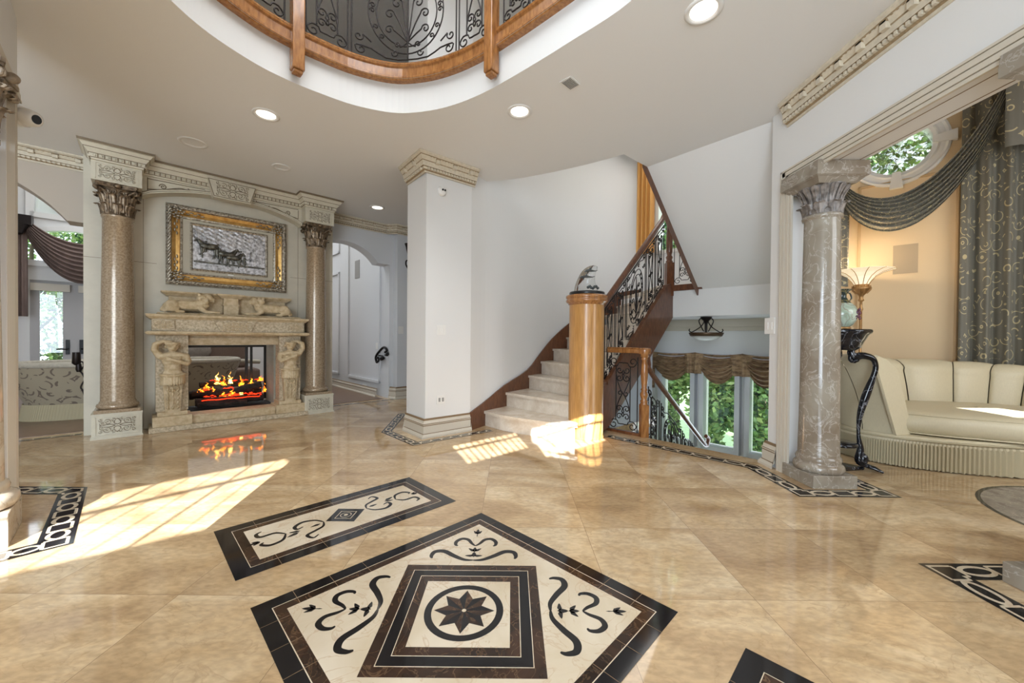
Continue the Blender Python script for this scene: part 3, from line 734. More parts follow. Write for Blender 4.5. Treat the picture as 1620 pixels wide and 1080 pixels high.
def border(path, w, label, step=.30):
    b = MB()
    def strip(o0, o1, z, mi): b.sweep(path, [(o0, z), (o1, z)], mis=mi, caps=False)
    strip(-w/2, w/2, Z1, 0)
    z = Z1+.0004
    strip(-w*.37, -w*.27, z, 1); strip(w*.27, w*.37, z, 1)
    for i in range(len(path)-1):
        a = Vector(path[i]); c = Vector(path[i+1]); L = (c-a).length; b.M = line_m(tuple(a), tuple(c))
        n = max(1, round(L/step)); s_ = L/n
        for j in range(n):
            u = (j+.5)*s_; hl = s_*.28
            el = lambda k, q: [(u+hl*k*math.cos(2*PI*t/24), w*.30*q*math.sin(2*PI*t/24)) for t in range(24)]
            b.flat([(u-hl*1.0, -w*.38), (u+hl*1.0, -w*.38), (u+hl*1.0, w*.38), (u-hl*1.0, w*.38)], z+.0003, 0)
            b.flat(el(1, 1.15), z+.0006, 1, [el(.74, .66)])
            for sg in (1, -1):
                x = u+sg*hl
                b.flat([(x-.007, -w*.33), (x+.007, -w*.33), (x+.007, w*.33), (x-.007, w*.33)], z+.0005, 1)
        b.M = Matrix.Identity(4)
    return tag(b.build('floor_border', [BLACK, INLAY]), label, 'floor inlay')
border([(1.09, 4.34), (2.095, 3.33), (2.095, 2.765), (2.69, 2.765), (2.69, 3.3)], .13, 'black and cream chain pattern floor border from stair opening around the tall grey marble column', .27)
border([(2.69, 1.5), (2.69, 1.835), (2.085, 1.835), (2.085, .9)], .13, 'black and cream chain floor border around the marble plinth at the right edge')
border([(-3.55, 2.69), (-3.065, 2.69), (-2.385, 2.01), (-2.65, 1.73)], .135, 'black and cream chain floor border around the foreground column at the left edge', .24)
border([(-1.56, 5.5), (-1.44, 4.44), (-.985, 3.955), (-.24, 4.56)], .11, 'black and cream chain floor border around the white pier beside the stair', .26)
border([fpw(2.46, -.46), fpw(3.72, -.46)], .08, 'thin dark chain floor border crossing under the right arch', .3)
border([fpw(-1.5, -.46), fpw(-.1, -.46)], .08, 'thin dark chain floor border crossing under the left arch', .3)
mb = MB()
rg = lambda r, n=64: [(3.82+r*math.cos(2*PI*i/n), 2.2+r*math.sin(2*PI*i/n)) for i in range(n)]
mb.flat(rg(.74), Z1, 0, [rg(.715)]); mb.flat(rg(.715), Z1, 1, [rg(.50)]); mb.flat(rg(.50), Z1, 0, [rg(.475)]); mb.flat(rg(.475), Z1, 2)
for i in range(8):
    a = i*PI/4; mb.add([(3.82, 2.2, z2), (3.82+.2*math.cos(a-.25), 2.2+.2*math.sin(a-.25), z2), (3.82+.4*math.cos(a), 2.2+.4*math.sin(a), z2), (3.82+.2*math.cos(a+.25), 2.2+.2*math.sin(a+.25), z2)], [(0, 1, 2, 3)], 3)
GRAYB = marble('grey_band_marble', (150, 140, 128), (120, 110, 100), (176, 166, 154), .12, 8, 9, .03)
tag(mb.build('round_floor_medallion', [BLACK, GRAYB, INLAY, BROWNM]), 'round grey and black marble floor medallion beside the sofa', 'floor inlay')
# small mosaic strip floor of salon is part of the same polished floor

# ------------------------------------------------------------------ staircase
RS = .186
SL = [(-.36, 4.84), (-.10, 5.14), (.22, 5.58), (.42, 5.88), (.63, 6.16), (.88, 6.42), (1.17, 6.65), (1.5, 6.83), (1.85, 6.96), (2.1, 7.0)]
Np, Pp = (.98, 4.46), (2.3, 5.62)
def npl(t): return (Np[0]+(Pp[0]-Np[0])*t, Np[1]+(Pp[1]-Np[1])*t)
SR = [None, (.80, 4.23), (.99, 4.47), (1.12, 4.58)] + [npl(.16+.135*i) for i in range(6)]
SR += []
st = thing('staircase', 'curved staircase of pale marble steps rising behind the round oak newel', 'staircase', (0, 0, 0))
front1 = [atz(x, y, RS) for x, y in ((762, 649), (790, 656), (820, 661), (850, 665), (880, 669), (905, 671.5), (914, 672), (914, 667))]
front1 = [(p.x, p.y) for p in front1]+[(.70, 4.25)]
def inset(p, q, d):
    v = Vector((q[0]-p[0], q[1]-p[1])).normalized(); return (p[0]+v.x*d, p[1]+v.y*d)
for k_ in range(10):
    z0_, z1_ = RS*k_, RS*(k_+1)
    if k_ == 0:
        fr = front1; nx = [SR[1], SL[1]]
        poly_t = fr+[(.86, 4.32), SR[2], (0.2, 5.7), (-.2, 5.2)]
        fr2 = [(p[0]+(.010 if i < 6 else -.025), p[1]+.03) for i, p in enumerate(fr)]; poly_r = fr2+[(.86, 4.32), SR[2], (0.2, 5.7), (-.25, 5.2)]
    else:
        a, b = SL[k_], SR[k_]
        c = SL[k_+1] if k_ < 9 else (2.3, 7.05); d = SR[k_+1] if k_ < 9 else (2.32, 5.68)
        dv = (Vector(b)-Vector(a)).normalized(); nv = Vector((-dv.y, dv.x))
        poly_t = [a, b, d, (d[0]+nv.x*.05, d[1]+nv.y*.05), (c[0]+nv.x*.05, c[1]+nv.y*.05), c]
        poly_t = [a, b, d, c]
        off = .025
        poly_r = [(a[0]+nv.x*off, a[1]+nv.y*off), (b[0]+nv.x*off, b[1]+nv.y*off), d, c]
    s_ = MB(); s_.prism(poly_t, z1_-.032, z1_); s_.prism(poly_r, max(0, z0_-.05), z1_-.032)
    fr3 = [(p[0], p[1]) for p in (poly_r[:8] if k_ == 0 else poly_r[:2])]
    s_.build('step', STEPM, st)
# stained skirt on the wall side
zt = [(-.49, 4.545, .215), (-.34, 4.815, .30), (-.10, 5.12, .47), (.22, 5.555, .64), (.42, 5.855, .86), (.63, 6.13, 1.09), (.88, 6.39, 1.30), (1.17, 6.62, 1.50), (1.5, 6.80, 1.70), (1.9, 6.94, 1.92), (2.34, 7.05, 2.0)]
zs = smooth_path(zt, 3)
mb = MB()
for i in range(len(zs)-1):
    a, b = zs[i], zs[i+1]; d = Vector((b.x-a.x, b.y-a.y, 0)).normalized(); n_ = Vector((d.y, -d.x, 0))*.018
    vs = [Vector((a.x, a.y, max(0, a.z-.40))), Vector((b.x, b.y, max(0, b.z-.40))), Vector((b.x, b.y, b.z)), Vector((a.x, a.y, a.z))]
    vs = vs+[v+n_ for v in vs]
    mb.add(vs, [(4, 5, 6, 7), (3, 2, 6, 7), (0, 1, 5, 4), (0, 3, 7, 4), (1, 2, 6, 5)])
mb.build('wall_skirt', OAKD, st)['label'] = 'stained wood skirt board along the wall'
# outer stringer
def np_uz(px, py): return on(Np, Pp, px, py)
lo = [np_uz(948, 690), np_uz(960, 671), np_uz(1013, 584), np_uz(1061, 500)]
hi = [np_uz(1061, 446), np_uz(1050, 452), np_uz(955, 604), np_uz(940, 628)]
lo[0] = (lo[0][0], 0.0)
mb = MB(); mb.M = line_m(Np, Pp); mb.vprism(lo+hi, -.045, .0)
a, b = hi[2], hi[1]
mb.vprism([(a[0], a[1]-.03), (b[0], b[1]-.03), (b[0], b[1]+.012), (a[0], a[1]+.012)], -.06, .03)
mb.build('stringer', OAKD, st)['label'] = 'dark stained outer stringer board'

# round newel
nwl = thing('round_newel', 'thick round oak newel column at the foot of the stair', 'newel post', (.835, 4.33, 0))
b = MB(); b.lathe([(.20, 0), (.20, .02), (.192, .03), (.192, 1.475)], 48); b.build('shaft', OAK, nwl)
b = MB(); b.lathe([(.192, 1.47), (.205, 1.475), (.205, 1.485), (.228, 1.50), (.234, 1.515), (.228, 1.53), (.224, 1.535), (.232, 1.545), (.235, 1.56), (.228, 1.575), (.215, 1.58), (0, 1.58)], 48)
b.build('cap', OAKM, nwl)['label'] = 'moulded round oak cap'
# glass sculpture with two dolphins
gs = thing('glass_dolphin_sculpture', 'clear glass sculpture with two small dark dolphins on a black disc, on the newel cap', 'sculpture', (.835, 4.33, 1.58))
b = MB(); b.lathe([(.19, 0), (.195, .008), (.195, .03), (.19, .036), (0, .036)], 48); b.build('base', BLKP, gs)
outl = [(-.14, .036), (-.135, .09), (-.11, .17), (-.07, .25), (-.01, .31), (.06, .335), (.105, .325), (.11, .30), (.09, .24), (.085, .17), (.10, .10), (.12, .036)]
oc = [(p.x, p.y) for p in smooth_path([(x, z, 0) for x, z in outl], 4)]
b = MB()
n_ = len(oc); vs = []
for sc, yy in ((.80, -.05), (1.0, -.025), (1.0, .025), (.80, .05)):
    for x, z in oc: vs.append(((x+.01)*sc-.01, yy*(.6+.4*(1-(z/.34))), .036+(z-.036)*(sc*.06+.94)))
fc = [tuple(range(n_)), tuple(reversed(range(3*n_, 4*n_)))]
for j in range(3):
    for i in range(n_): fc.append((j*n_+i, (j+1)*n_+i, (j+1)*n_+(i+1) % n_, j*n_+(i+1) % n_))
b.add(vs, fc, 0, True); gbody = b.build('glass_body', CRYSTAL, gs)
for zc, xc, sc in ((.262, .03, 1.0), (.195, -.01, 1.15)):
    d = MB(); pts = [(-.075, 0, -.012), (-.055, 0, .002), (-.02, 0, .008), (.02, 0, .004), (.05, 0, .002), (.075, 0, .012)]
    d.tube([((xc+p[0]*sc), -.062, zc+p[2]) for p in pts], [.003, .011, .014, .010, .005, .002], 10)
    d.add([(xc-.022*sc, -.062, zc+.018), (xc-.008*sc, -.062, zc+.045), (xc+.006*sc, -.062, zc+.016), (xc-.012*sc, -.056, zc+.016)], [(0, 1, 2), (0, 1, 3), (1, 2, 3)])
    d.add([(xc-.045*sc, -.064, zc-.004), (xc-.035*sc, -.066, zc-.035), (xc-.025*sc, -.062, zc-.004), (xc-.035*sc, -.058, zc-.004)], [(0, 1, 2), (0, 1, 3), (1, 2, 3)])
    d.build('dolphin', SMOKEG, gbody)['label'] = 'small dark grey dolphin figure'
d = MB()
for i in range(7): d.ball((-.0+.018*i, -.062, .085+.012*math.sin(i*1.7)), .016, 8)
d.build('coral', SMOKEG, gbody)['label'] = 'dark grey coral cluster near the base'

# ------------------------------------------------------------------ wrought iron
def scroll_curves(w, h):
    """2-D curves of a tall scroll panel, (u, v) in metres"""
    cx = w/2; C = [[(0, 0), (0, h)], [(w, 0), (w, h)]]
    q = w*.135
    for sg in (1, -1):
        X = lambda x: cx+sg*x
        C.append([(X(w*.25), h*.13), (X(w*.25), h*.87)])
        for vy, fl in ((h, -1), (0, 1)):
            V = lambda y: vy+fl*y
            # corner scroll running into the middle dip
            sp = [(X(w*.33+x), V(q*1.25+y)) for x, y in spiral(0, 0, q*.25, q, PI*.2, .95, 12)]
            C.append(sp+[(X(w*.33+q*.2), V(q*2.35)), (X(w*.20), V(q*2.2)), (X(w*.16), V(q*1.5)), (X(0), V(q*1.5))])
            c0 = q*4.2
            for dy, tw in ((-1, 1), (1, -1)):
                C.append([(X(0), V(c0)), (X(w*.04), V(c0+dy*q*.3))]+[(X(q*.95+x), V(c0+dy*q*.95+y)) for x, y in spiral(0, 0, q*.85, q*.18, PI, tw*-1.15*dy*-1, 12)])
            C.append([(X(w*.24), V(c0+q*.2)), (X(w*.2), V(c0+q*1.8)), (X(w*.03), V(h*.5))])
        C.append([(X(0), h*.5)]+[(X(q*.8+x), h*.5+y) for x, y in spiral(0, 0, q*.7, q*.2, PI, .9*sg, 10)])
    return C
def oval_curves(w, h):
    C = [[(0, 0), (0, h)], [(w, 0), (w, h)]]; cx, cy = w/2, h*.5; q = min(w*.07, h*.055)
    el = lambda a, b: [(cx+a*math.cos(2*PI*i/28), cy+b*math.sin(2*PI*i/28)) for i in range(29)]
    C += [el(w*.36, h*.40), el(w*.29, h*.325)]
    for sg in (1, -1):
        X = lambda x: cx+sg*x
        for pts, r_, a0 in ((((0, .22), (.03, .45), (.05, .62)), 1.1, PI), (((0, .22), (.07, .40), (.12, .50)), 1.0, PI), (((0, .22), (.08, .30), (.13, .34)), .9, PI), (((0, .22), (.04, .185), (.07, .19)), .6, PI*1.2)):
            ex, ey = pts[-1][0]*w, pts[-1][1]*h; rr = q*r_
            C.append([(X(x*w), y*h) for x, y in pts[:-1]]+[(X(ex+rr+x), ey+y) for x, y in spiral(0, 0, rr, rr*.2, a0, -1.2, 12)])
        for vy, fl in ((0, 1), (h, -1)):
            V = lambda y: vy+fl*y
            C.append([(X(w*.42+x), V(q*1.4+y)) for x, y in spiral(0, 0, q*.2, q, 0, 1.1, 12)]+[(X(w*.33), V(q*1.9)), (X(w*.2), V(q*.8)), (X(0), V(q*.7))])
            C.append([(X(w*.44+x), V(h*.2+y)) for x, y in spiral(0, 0, q*.2, q*.9, PI, -1.1, 12)]+[(X(w*.33), V(h*.17))])
            C.append([(X(w*.12+x), V(q*1.9+y)) for x, y in spiral(0, 0, q*.2, q*.7, 0, 1, 10)])
        for a in (-.75, -.45, .45, .75, 0, -.15+.3): C.append([(X(w*.325*math.cos(a)+x), cy+h*.363*math.sin(a)+y) for x, y in spiral(0, 0, q*.5, q*.12, a, 1.1, 9)])
    C.append([(cx, h*.05), (cx, h*.22)]); C.append([(cx, h*.22), (cx, h*.80)])
    return C
def iron(name, curves, fn, parent, r=.006, m=None, sub=5):
    b = MB()
    for c in curves:
        P = [Vector((x, y, 0)) for x, y in c]
        if len(P) > 2: P = smooth_path(P, 2 if len(P) > 9 else sub)
        elif len(P) == 2: P = [P[0].lerp(P[1], i/6) for i in range(7)]
        b.tube([fn(p.x, p.y) for p in P], r if len(c) > 2 else r*1.1, 5)
    return b.build(name, m or IRON, parent)
sr = thing('stair_railing', 'sloping wrought iron scroll balustrade with dark oak handrail beside the marble steps', 'railing', (0, 0, 0))
b0 = np_uz(955, 602); b1 = np_uz(1050, 449)
sl_ = (b1[1]-b0[1])/(b1[0]-b0[0]); dN = (Vector(Pp)-Vector(Np)).normalized()
def rmap(u, v, u0=0):
    U = b0[0]+.01+u0+u; return Vector((Np[0]+dN.x*U-.0*dN.y, Np[1]+dN.y*U, b0[1]+(U-b0[0])*sl_+v))
Lr = b1[0]-b0[0]-.02; ph = .84
ws = [('s', .20), ('s', .21), ('o', .44), ('s', .22), ('s', .22)]
tot = sum(w for _, w in ws)+.03*4; kf = Lr/tot; u = 0
for ty, w in ws:
    w *= kf
    iron('iron_panel', (scroll_curves if ty == 's' else oval_curves)(w, ph-.02), lambda x, y, u=u: rmap(x, y+.015, u), sr, .0055)
    u += w+.03*kf
b = MB(); b.tube([rmap(0, .01), rmap(Lr, .01)], .008, 5); b.tube([rmap(0, ph), rmap(Lr, ph)], .008, 5); b.build('iron_rail', IRON, sr)
hp = [np_uz(949, 489), np_uz(955, 480), np_uz(1000, 416), np_uz(1040, 359), np_uz(1049, 345), np_uz(1053, 332), np_uz(1056, 312)]
hp = [Vector((Np[0]+dN.x*q[0], Np[1]+dN.y*q[0], q[1])) for q in hp]
b = MB(); hs = [hp[0]]+smooth_path(hp[1:], 5)
b.tube(hs, .034, 10); b.tube([p+Vector((0, 0, -.03)) for p in hs[:-4]], .024, 8); b.build('handrail', OAKD, sr)
lp = np_uz(1058, 470); lpx = (Np[0]+dN.x*lp[0], Np[1]+dN.y*lp[0])
b = MB(); b.lathe([(0, 1.63), (.03, 1.645), (.045, 1.68), (.03, 1.70), (.05, 1.72)], 16, (lpx[0], lpx[1], 0))
b.box(lpx[0]-.05, lpx[0]+.05, lpx[1]-.05, lpx[1]+.05, 1.72, 2.20)
b.lathe([(.045, 2.2), (.05, 2.22), (.035, 2.24), (.048, 2.28), (.03, 2.31), (.042, 2.36), (.045, 2.55), (.036, 2.72), (.045, 2.76), (.05, 2.8)], 16, (lpx[0], lpx[1], 0))
b.box(lpx[0]-.05, lpx[0]+.05, lpx[1]-.05, lpx[1]+.05, 2.8, 3.0)
b.build('landing_post', OAKD, sr)['label'] = 'dark turned oak post at the landing'
# guard on the landing in the triangular gap
lg = thing('landing_guard', 'short wrought iron guard behind the slanted soffit edge', 'railing', (0, 0, 0))
def gmap(u, v): d = .7071; return Vector((2.33+u*d, 5.57-u*d, 1.88+v))
iron('iron_panel', scroll_curves(.30, .78), gmap, lg, .005)
b = MB(); b.M = line_m((2.31, 5.59), (2.71, 5.19)); b.box(0, .42, -.03, .03, 1.79, 1.875); b.M = Matrix.Identity(4)
b.build('bottom_rail', OAKD, lg)
# stringer trim along the soffit edge
def soff(t, o=0): return Vector(up1).lerp(Vector(lo1), t)
b = MB(); p0, p1 = Vector(up1), Vector(lo1)
vs = []
for t in (0, 1.04):
    p = p0.lerp(p1, t)
    for dx, dz in ((-.075, -.035), (.05, -.03), (.05, .16), (-.075, .16)): vs.append((p.x+dx, p.y+dx*.8, p.z+dz))
b.add(vs, [(0, 1, 5, 4), (1, 2, 6, 5), (2, 3, 7, 6), (3, 0, 4, 7), (0, 1, 2, 3), (4, 5, 6, 7)])
tag(b.build('stringer_trim', OAKD), 'dark wood trim board running down the slanted soffit edge', 'trim')

# lower stair guard
fg = thing('stair_guard', 'low iron and oak guard with turned post at the lower stair opening', 'railing', (0, 0, 0))
GA, GB = (1.175, 4.625), (1.49, 4.31)
def fgm(u, v): d = .7071; return Vector((GA[0]+u*d, GA[1]-u*d, .03+v))
gw = .36
iron('iron_panel', scroll_curves(gw, .86), fgm, fg, .006)
b = MB(); b.M = line_m(GA, GB); b.box(-.02, .40, -.025, .025, 0, .03)
b.M = Matrix.Identity(4); b.build('bottom_rail', OAKD, fg)
px_, py_ = 1.49, 4.325
b = MB(); q = .042
b.box(px_-q, px_+q, py_-q, py_+q, 0, .36)
b.lathe([(.042, .36), (.045, .37), (.036, .385), (.044, .40), (.030, .42), (.042, .455), (.046, .48), (.030, .515), (.040, .53), (.028, .55), (.034, .60), (.040, .70), (.036, .80), (.028, .86), (.04, .875), (.03, .885), (.045, .90), (.045, .96)], 20, (px_, py_, 0))
b.build('post', OAKM, fg)['label'] = 'turned honey oak post'
b = MB(); b.M = line_m(GA, GB); b.box(-.03, .42, -.045, .045, .935, .985); b.box(-.02, .41, -.035, .035, .985, 1.0); b.M = Matrix.Identity(4)
b.lathe([(.065, .93), (.07, .95), (.07, .985), (.05, 1.0), (0, 1.0)], 20, (px_, py_, 0))
bevel(b.build('top_rail', OAKM, fg), .008)
ds = thing('descending_railing', 'dark iron railing with wood handrail descending to the lower level', 'railing', (0, 0, 0))
A_ = Vector((1.53, 4.37, .95)); B_ = Vector((2.87, 5.72, -.44)); dl_ = Vector((B_.x-A_.x, B_.y-A_.y, 0)); Ld = dl_.length; dl_.normalize()
def dmap(u, v): p = A_+dl_*u; return Vector((p.x, p.y, .12-1.05*u/Ld*1.28+v-.02))
b = MB(); b.tube(smooth_path([(1.5, 4.335, .97), (1.53, 4.37, .955), (1.56, 4.40, .82), (1.62, 4.46, .70), tuple(A_.lerp(B_, .5)-Vector((0, 0, .09))), tuple(B_), tuple(B_+Vector((.07, .05, -.02))), tuple(B_+Vector((.10, .08, .05))), tuple(B_+Vector((.05, .05, .09)))], 6), .03, 8)
b.build('handrail', OAKD, ds)
u = .05
for ty, w in (('s', .30), ('o', .62), ('s', .30), ('s', .3)):
    hh = .62
    iron('iron_panel', (scroll_curves if ty == 's' else oval_curves)(w, hh), lambda x, y, u=u: (lambda p: Vector((p.x, p.y, (.72-.09)-(u+x)*.60*1.1-.66+y)))(A_+dl_*(u+x)), ds, .007)
    u += w+.05
# lower flight
lf = thing('lower_staircase', 'lower staircase going down below the landing', 'staircase', (0, 0, 0))
for i in range(9):
    b = MB(); b.M = line_m((1.22, 4.62), (1.22+.7071, 4.62+.7071)); x0 = .0+i*.26
    b.box(x0, x0+.27, -1.45, -.06, -.19*(i+2), -.19*(i+1)); b.M = Matrix.Identity(4); b.build('step', STEPM, lf)

# ------------------------------------------------------------------ balcony of the oval opening
def arclen(P):
    L = [0]
    for i in range(1, len(P)): L.append(L[-1]+math.dist(P[i], P[i-1]))
    return L
OA = arclen(OVs+[OVs[0]])
def oat(s_, off=0):
    s_ %= OA[-1]; P = OVs+[OVs[0]]
    for i in range(len(P)-1):
        if OA[i+1] >= s_: break
    t = (s_-OA[i])/max(1e-6, OA[i+1]-OA[i]); a = Vector(P[i]); b = Vector(P[i+1]); d = (b-a).normalized(); p = a.lerp(b, t)
    return (p.x+d.y*off, p.y-d.x*off)
def s_of(px, py):
    c = cp(px, py); return min((math.dist(oat(i*.01), c), i*.01) for i in range(int(OA[-1]/.01)))[1]
br = thing('balcony_railing', 'curved oak and wrought iron balcony railing around the oval ceiling opening', 'railing', (0, 0, 0))
z_ = HC+.25
b = MB(); b.sweep(OVs, [(-.03, z_+.0), (.05, z_+.0), (.062, z_+.015), (.062, z_+.03), (.05, z_+.04), (.05, z_+.10), (.062, z_+.11), (.066, z_+.125), (.05, z_+.14), (.04, z_+.15), (.03, z_+.165), (-.03, z_+.165), (-.03, z_)], closed=True)
b.build('base_rail', OAKM, br)
b = MB(); b.sweep(OVs, [(-.03, 4.30), (.05, 4.30), (.06, 4.33), (.04, 4.37), (-.03, 4.37), (-.03, 4.30)], closed=True); b.build('handrail', OAKM, br)
s1, s2 = s_of(465, 131), s_of(789, 138)
posts = [s1-1.35, s1, s2, s2+1.15, s2+2.3, s2+3.4]
def omap(s0, z0): return lambda u, v: Vector((*oat(s0+u, .012), z0+v))
for i, sp in enumerate(posts):
    x, y = oat(sp, .065); x2, y2 = oat(sp+.02, .065); M = Matrix.Translation((x, y, 0)) @ Matrix.Rotation(math.atan2(y2-y, x2-x), 4, 'Z')
    b = MB(); b.M = M; q = .043
    b.box(-q, q, -q, q, HC+.06, 4.5)
    b.box(-q+.01, q-.01, -q+.01, q-.01, HC+.035, HC+.06)
    b.M = Matrix.Identity(4); bevel(b.build('post', OAKM, br), .008)
def run(sa, sb, types):
    tot = sum(w for _, w in types); k = (sb-sa)/tot; s_ = sa
    for ty, w in types:
        iron('iron_panel', (scroll_curves if ty == 's' else oval_curves)(w*k-.03, .83), omap(s_+.015, HC+.42), br, .006)
        s_ += w*k
run(s1+.06, s2-.06, [('s', .34), ('o', .95), ('s', .34)])
run(s1-1.30, s1-.06, [('s', .3), ('o', .6), ('s', .3)])
run(s2+.06, s2+1.1, [('s', .3), ('o', .5), ('s', .3)])
# upper hall walls behind the railing
mb = MB(); mb.M = line_m(fpw(0, -.585), fpw(1, -.585))
ua, ub = fs(538, 60, -.55)[0], fs(674, 60, -.55)[0]
mb.box(ua, ub, -.03, 0, HC, TOP-.2, 0)
for i in range(3):
    w_ = (ub-ua)/3; mb.box(ua+i*w_+.05, ua+(i+1)*w_-.05, -.045, -.03, HC+.5, TOP-.6, 0)
struct(mb.build('door_3', mat('dark_taupe_door', (176, 156, 134), .6)))
# ------------------------------------------------------------------ carved ornament
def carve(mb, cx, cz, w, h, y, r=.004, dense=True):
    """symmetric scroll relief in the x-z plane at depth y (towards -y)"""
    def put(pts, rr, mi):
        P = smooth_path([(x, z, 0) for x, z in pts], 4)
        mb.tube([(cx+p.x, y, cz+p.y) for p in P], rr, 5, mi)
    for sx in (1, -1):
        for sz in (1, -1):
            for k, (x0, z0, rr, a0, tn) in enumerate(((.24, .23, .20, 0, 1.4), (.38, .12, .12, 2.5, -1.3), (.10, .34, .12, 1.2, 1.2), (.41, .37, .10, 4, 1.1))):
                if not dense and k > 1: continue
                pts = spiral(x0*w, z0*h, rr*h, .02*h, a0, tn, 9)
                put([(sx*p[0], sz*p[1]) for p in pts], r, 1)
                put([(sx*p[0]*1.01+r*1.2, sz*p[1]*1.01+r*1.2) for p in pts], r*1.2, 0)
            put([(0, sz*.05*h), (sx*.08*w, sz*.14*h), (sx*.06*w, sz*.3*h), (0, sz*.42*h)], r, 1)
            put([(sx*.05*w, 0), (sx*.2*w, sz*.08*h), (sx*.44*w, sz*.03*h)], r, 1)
def panel_frame(mb, x0, x1, z0, z1, y, d=.008, w=.008, mi=0):
    for a in ((x0, x1, z0, z0+w), (x0, x1, z1-w, z1), (x0, x0+w, z0, z1), (x1-w, x1, z0, z1)): mb.box(a[0], a[1], y-d, y, a[2], a[3], mi)
def acanthus(mb, r0, z0, h, a, w, curl, mi=0, lob=3, base=0.0):
    def fn(u, v):
        t = (u-.5)*2; lobe = 1+.18*math.sin(v*PI*2*lob)*abs(t)
        ww = w*(.55+.65*math.sin(min(1, v*1.25)*PI*.5))*(1-.75*max(0, v-.6)/.4)*lobe
        if v < .8: rr = r0+base*v+curl*.35*(v/.8)**2; zz_ = z0+h*v/.8*.95
        else:
            q = (v-.8)/.2*PI*.9; rr = r0+base*v+curl*.35+curl*.5*math.sin(q)*1.0+curl*.2*(v-.8)/.2; zz_ = z0+h*.95+h*.08*math.sin(q*.7)-h*.16*(1-math.cos(q))*.5
        rr += .012*(1-t*t)*(1 if v < .9 else .5)+.006*math.cos(t*9)
        an = a+t*ww/max(r0, .01)
        return (rr*math.cos(an), rr*math.sin(an), zz_)
    mb.grid(fn, 10, 12, mi)
def corinthian(r, h, W, parent, m, z, rot=0):
    b = MB(); b.M = Matrix.Translation((0, 0, z)) @ Matrix.Rotation(rot, 4, 'Z')
    b.lathe([(r*1.08, 0), (r*1.12, .008), (r*1.08, .018), (r*.95, .022), (r*.95, h*.6), (r*1.12, h*.85), (r*1.2, h*.88)], 32)
    for i in range(8): acanthus(b, r*.98, .02, h*.34, i*PI/4, r*.34, .06)
    for i in range(8): acanthus(b, r*.98, .04, h*.60, (i+.5)*PI/4, r*.32, .075)
    for i in range(4):
        a = PI/4+i*PI/2
        R = W*.62
        for sg in (1, -1):
            pts = []
            for j in range(15):
                t = j/14
                if t < .55:
                    q = t/.55; rr = r*1.02+(R-r*1.02)*q**1.5; zz_ = h*(.45+.40*q**.7)
                    aa = a+sg*.42*(1-q)
                else:
                    q = (t-.55)/.45*2*PI*.95; rad = .030*(1-q/9); rr = R+rad*math.sin(q); zz_ = h*.85-rad+rad*math.cos(q)-.0; aa = a+sg*.02
                pts.append((rr*math.cos(aa), rr*math.sin(aa), zz_))
            b.tube(pts, [.010]*9+[.009]*6, 6)
        am = i*PI/2
        acanthus(b, r*1.02, h*.5, h*.33, a, .045, .05)
        for sg in (1, -1):
            c = spiral(0, 0, .03, .004, PI/2, 1.3*sg, 12)
            b.tube([((r*1.22)*math.cos(am)-(sg*.035+p[0])*math.sin(am), (r*1.22)*math.sin(am)+(sg*.035+p[0])*math.cos(am), h*.74+p[1]) for p in c], .007, 5)
        b.ball(((W*.5)*math.cos(am), (W*.5)*math.sin(am), h*.93), (.03, .03, .028), 8)
    # concave abacus
    pl_ = []
    for i in range(4):
        a = PI/4+i*PI/2; c = (W*.70*math.cos(a), W*.70*math.sin(a)); d = (W*.70*math.cos(a+PI/2), W*.70*math.sin(a+PI/2))
        for t in (.04, .2, .35, .5, .65, .8, .96):
            x = c[0]+(d[0]-c[0])*t; y = c[1]+(d[1]-c[1])*t; k = 1-.16*math.sin(PI*t); pl_.append((x*k, y*k))
    b.prism(pl_, h*.88, h*.93); b.prism([(x*1.04, y*1.04) for x, y in pl_], h*.93, h)
    return b.build('capital', m, parent)

# ------------------------------------------------------------------ fireplace wall: columns
def fp_thing(name, label, cat, s_, q, z=0): return thing(name, label, cat, (*fpw(s_, q), z), FANG)
def fp_column(s_, label):
    t = fp_thing('bronze_column', label, 'column', s_, -.165)
    b = MB(); b.box(-.19, .19, -.165, .165, 0, .255); b.box(-.198, .198, -.173, .165, 0, .02); b.box(-.196, .196, -.171, .165, .25, .265)
    panel_frame(b, -.165, .165, .04, .235, -.165)
    carve(b, 0, .137, .30, .17, -.168, .0035)
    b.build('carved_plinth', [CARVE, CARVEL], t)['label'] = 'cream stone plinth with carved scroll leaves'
    b = MB(); b.box(-.175, .175, -.16, .16, .265, .30)
    b.lathe([(.14, .30), (.162, .31), (.17, .33), (.162, .35), (.15, .355), (.146, .37), (.138, .385)], 40); b.build('base', BRONZE, t)
    b = MB(); b.lathe([(.138, .385), (.136, .9), (.131, 1.5), (.120, 2.34), (.128, 2.345), (.132, 2.36), (.128, 2.372), (.115, 2.375)], 48); b.build('shaft', BRONZE, t)
    c = corinthian(.118, .33, .32, t, BRONZED, 2.357); c['label'] = 'dark bronze leaf carved capital'
    return t
fp_column(.185, 'bronze crackle column with leafy capital left of the fireplace')
fp_column(2.195, 'bronze crackle column with leafy capital right of the fireplace')

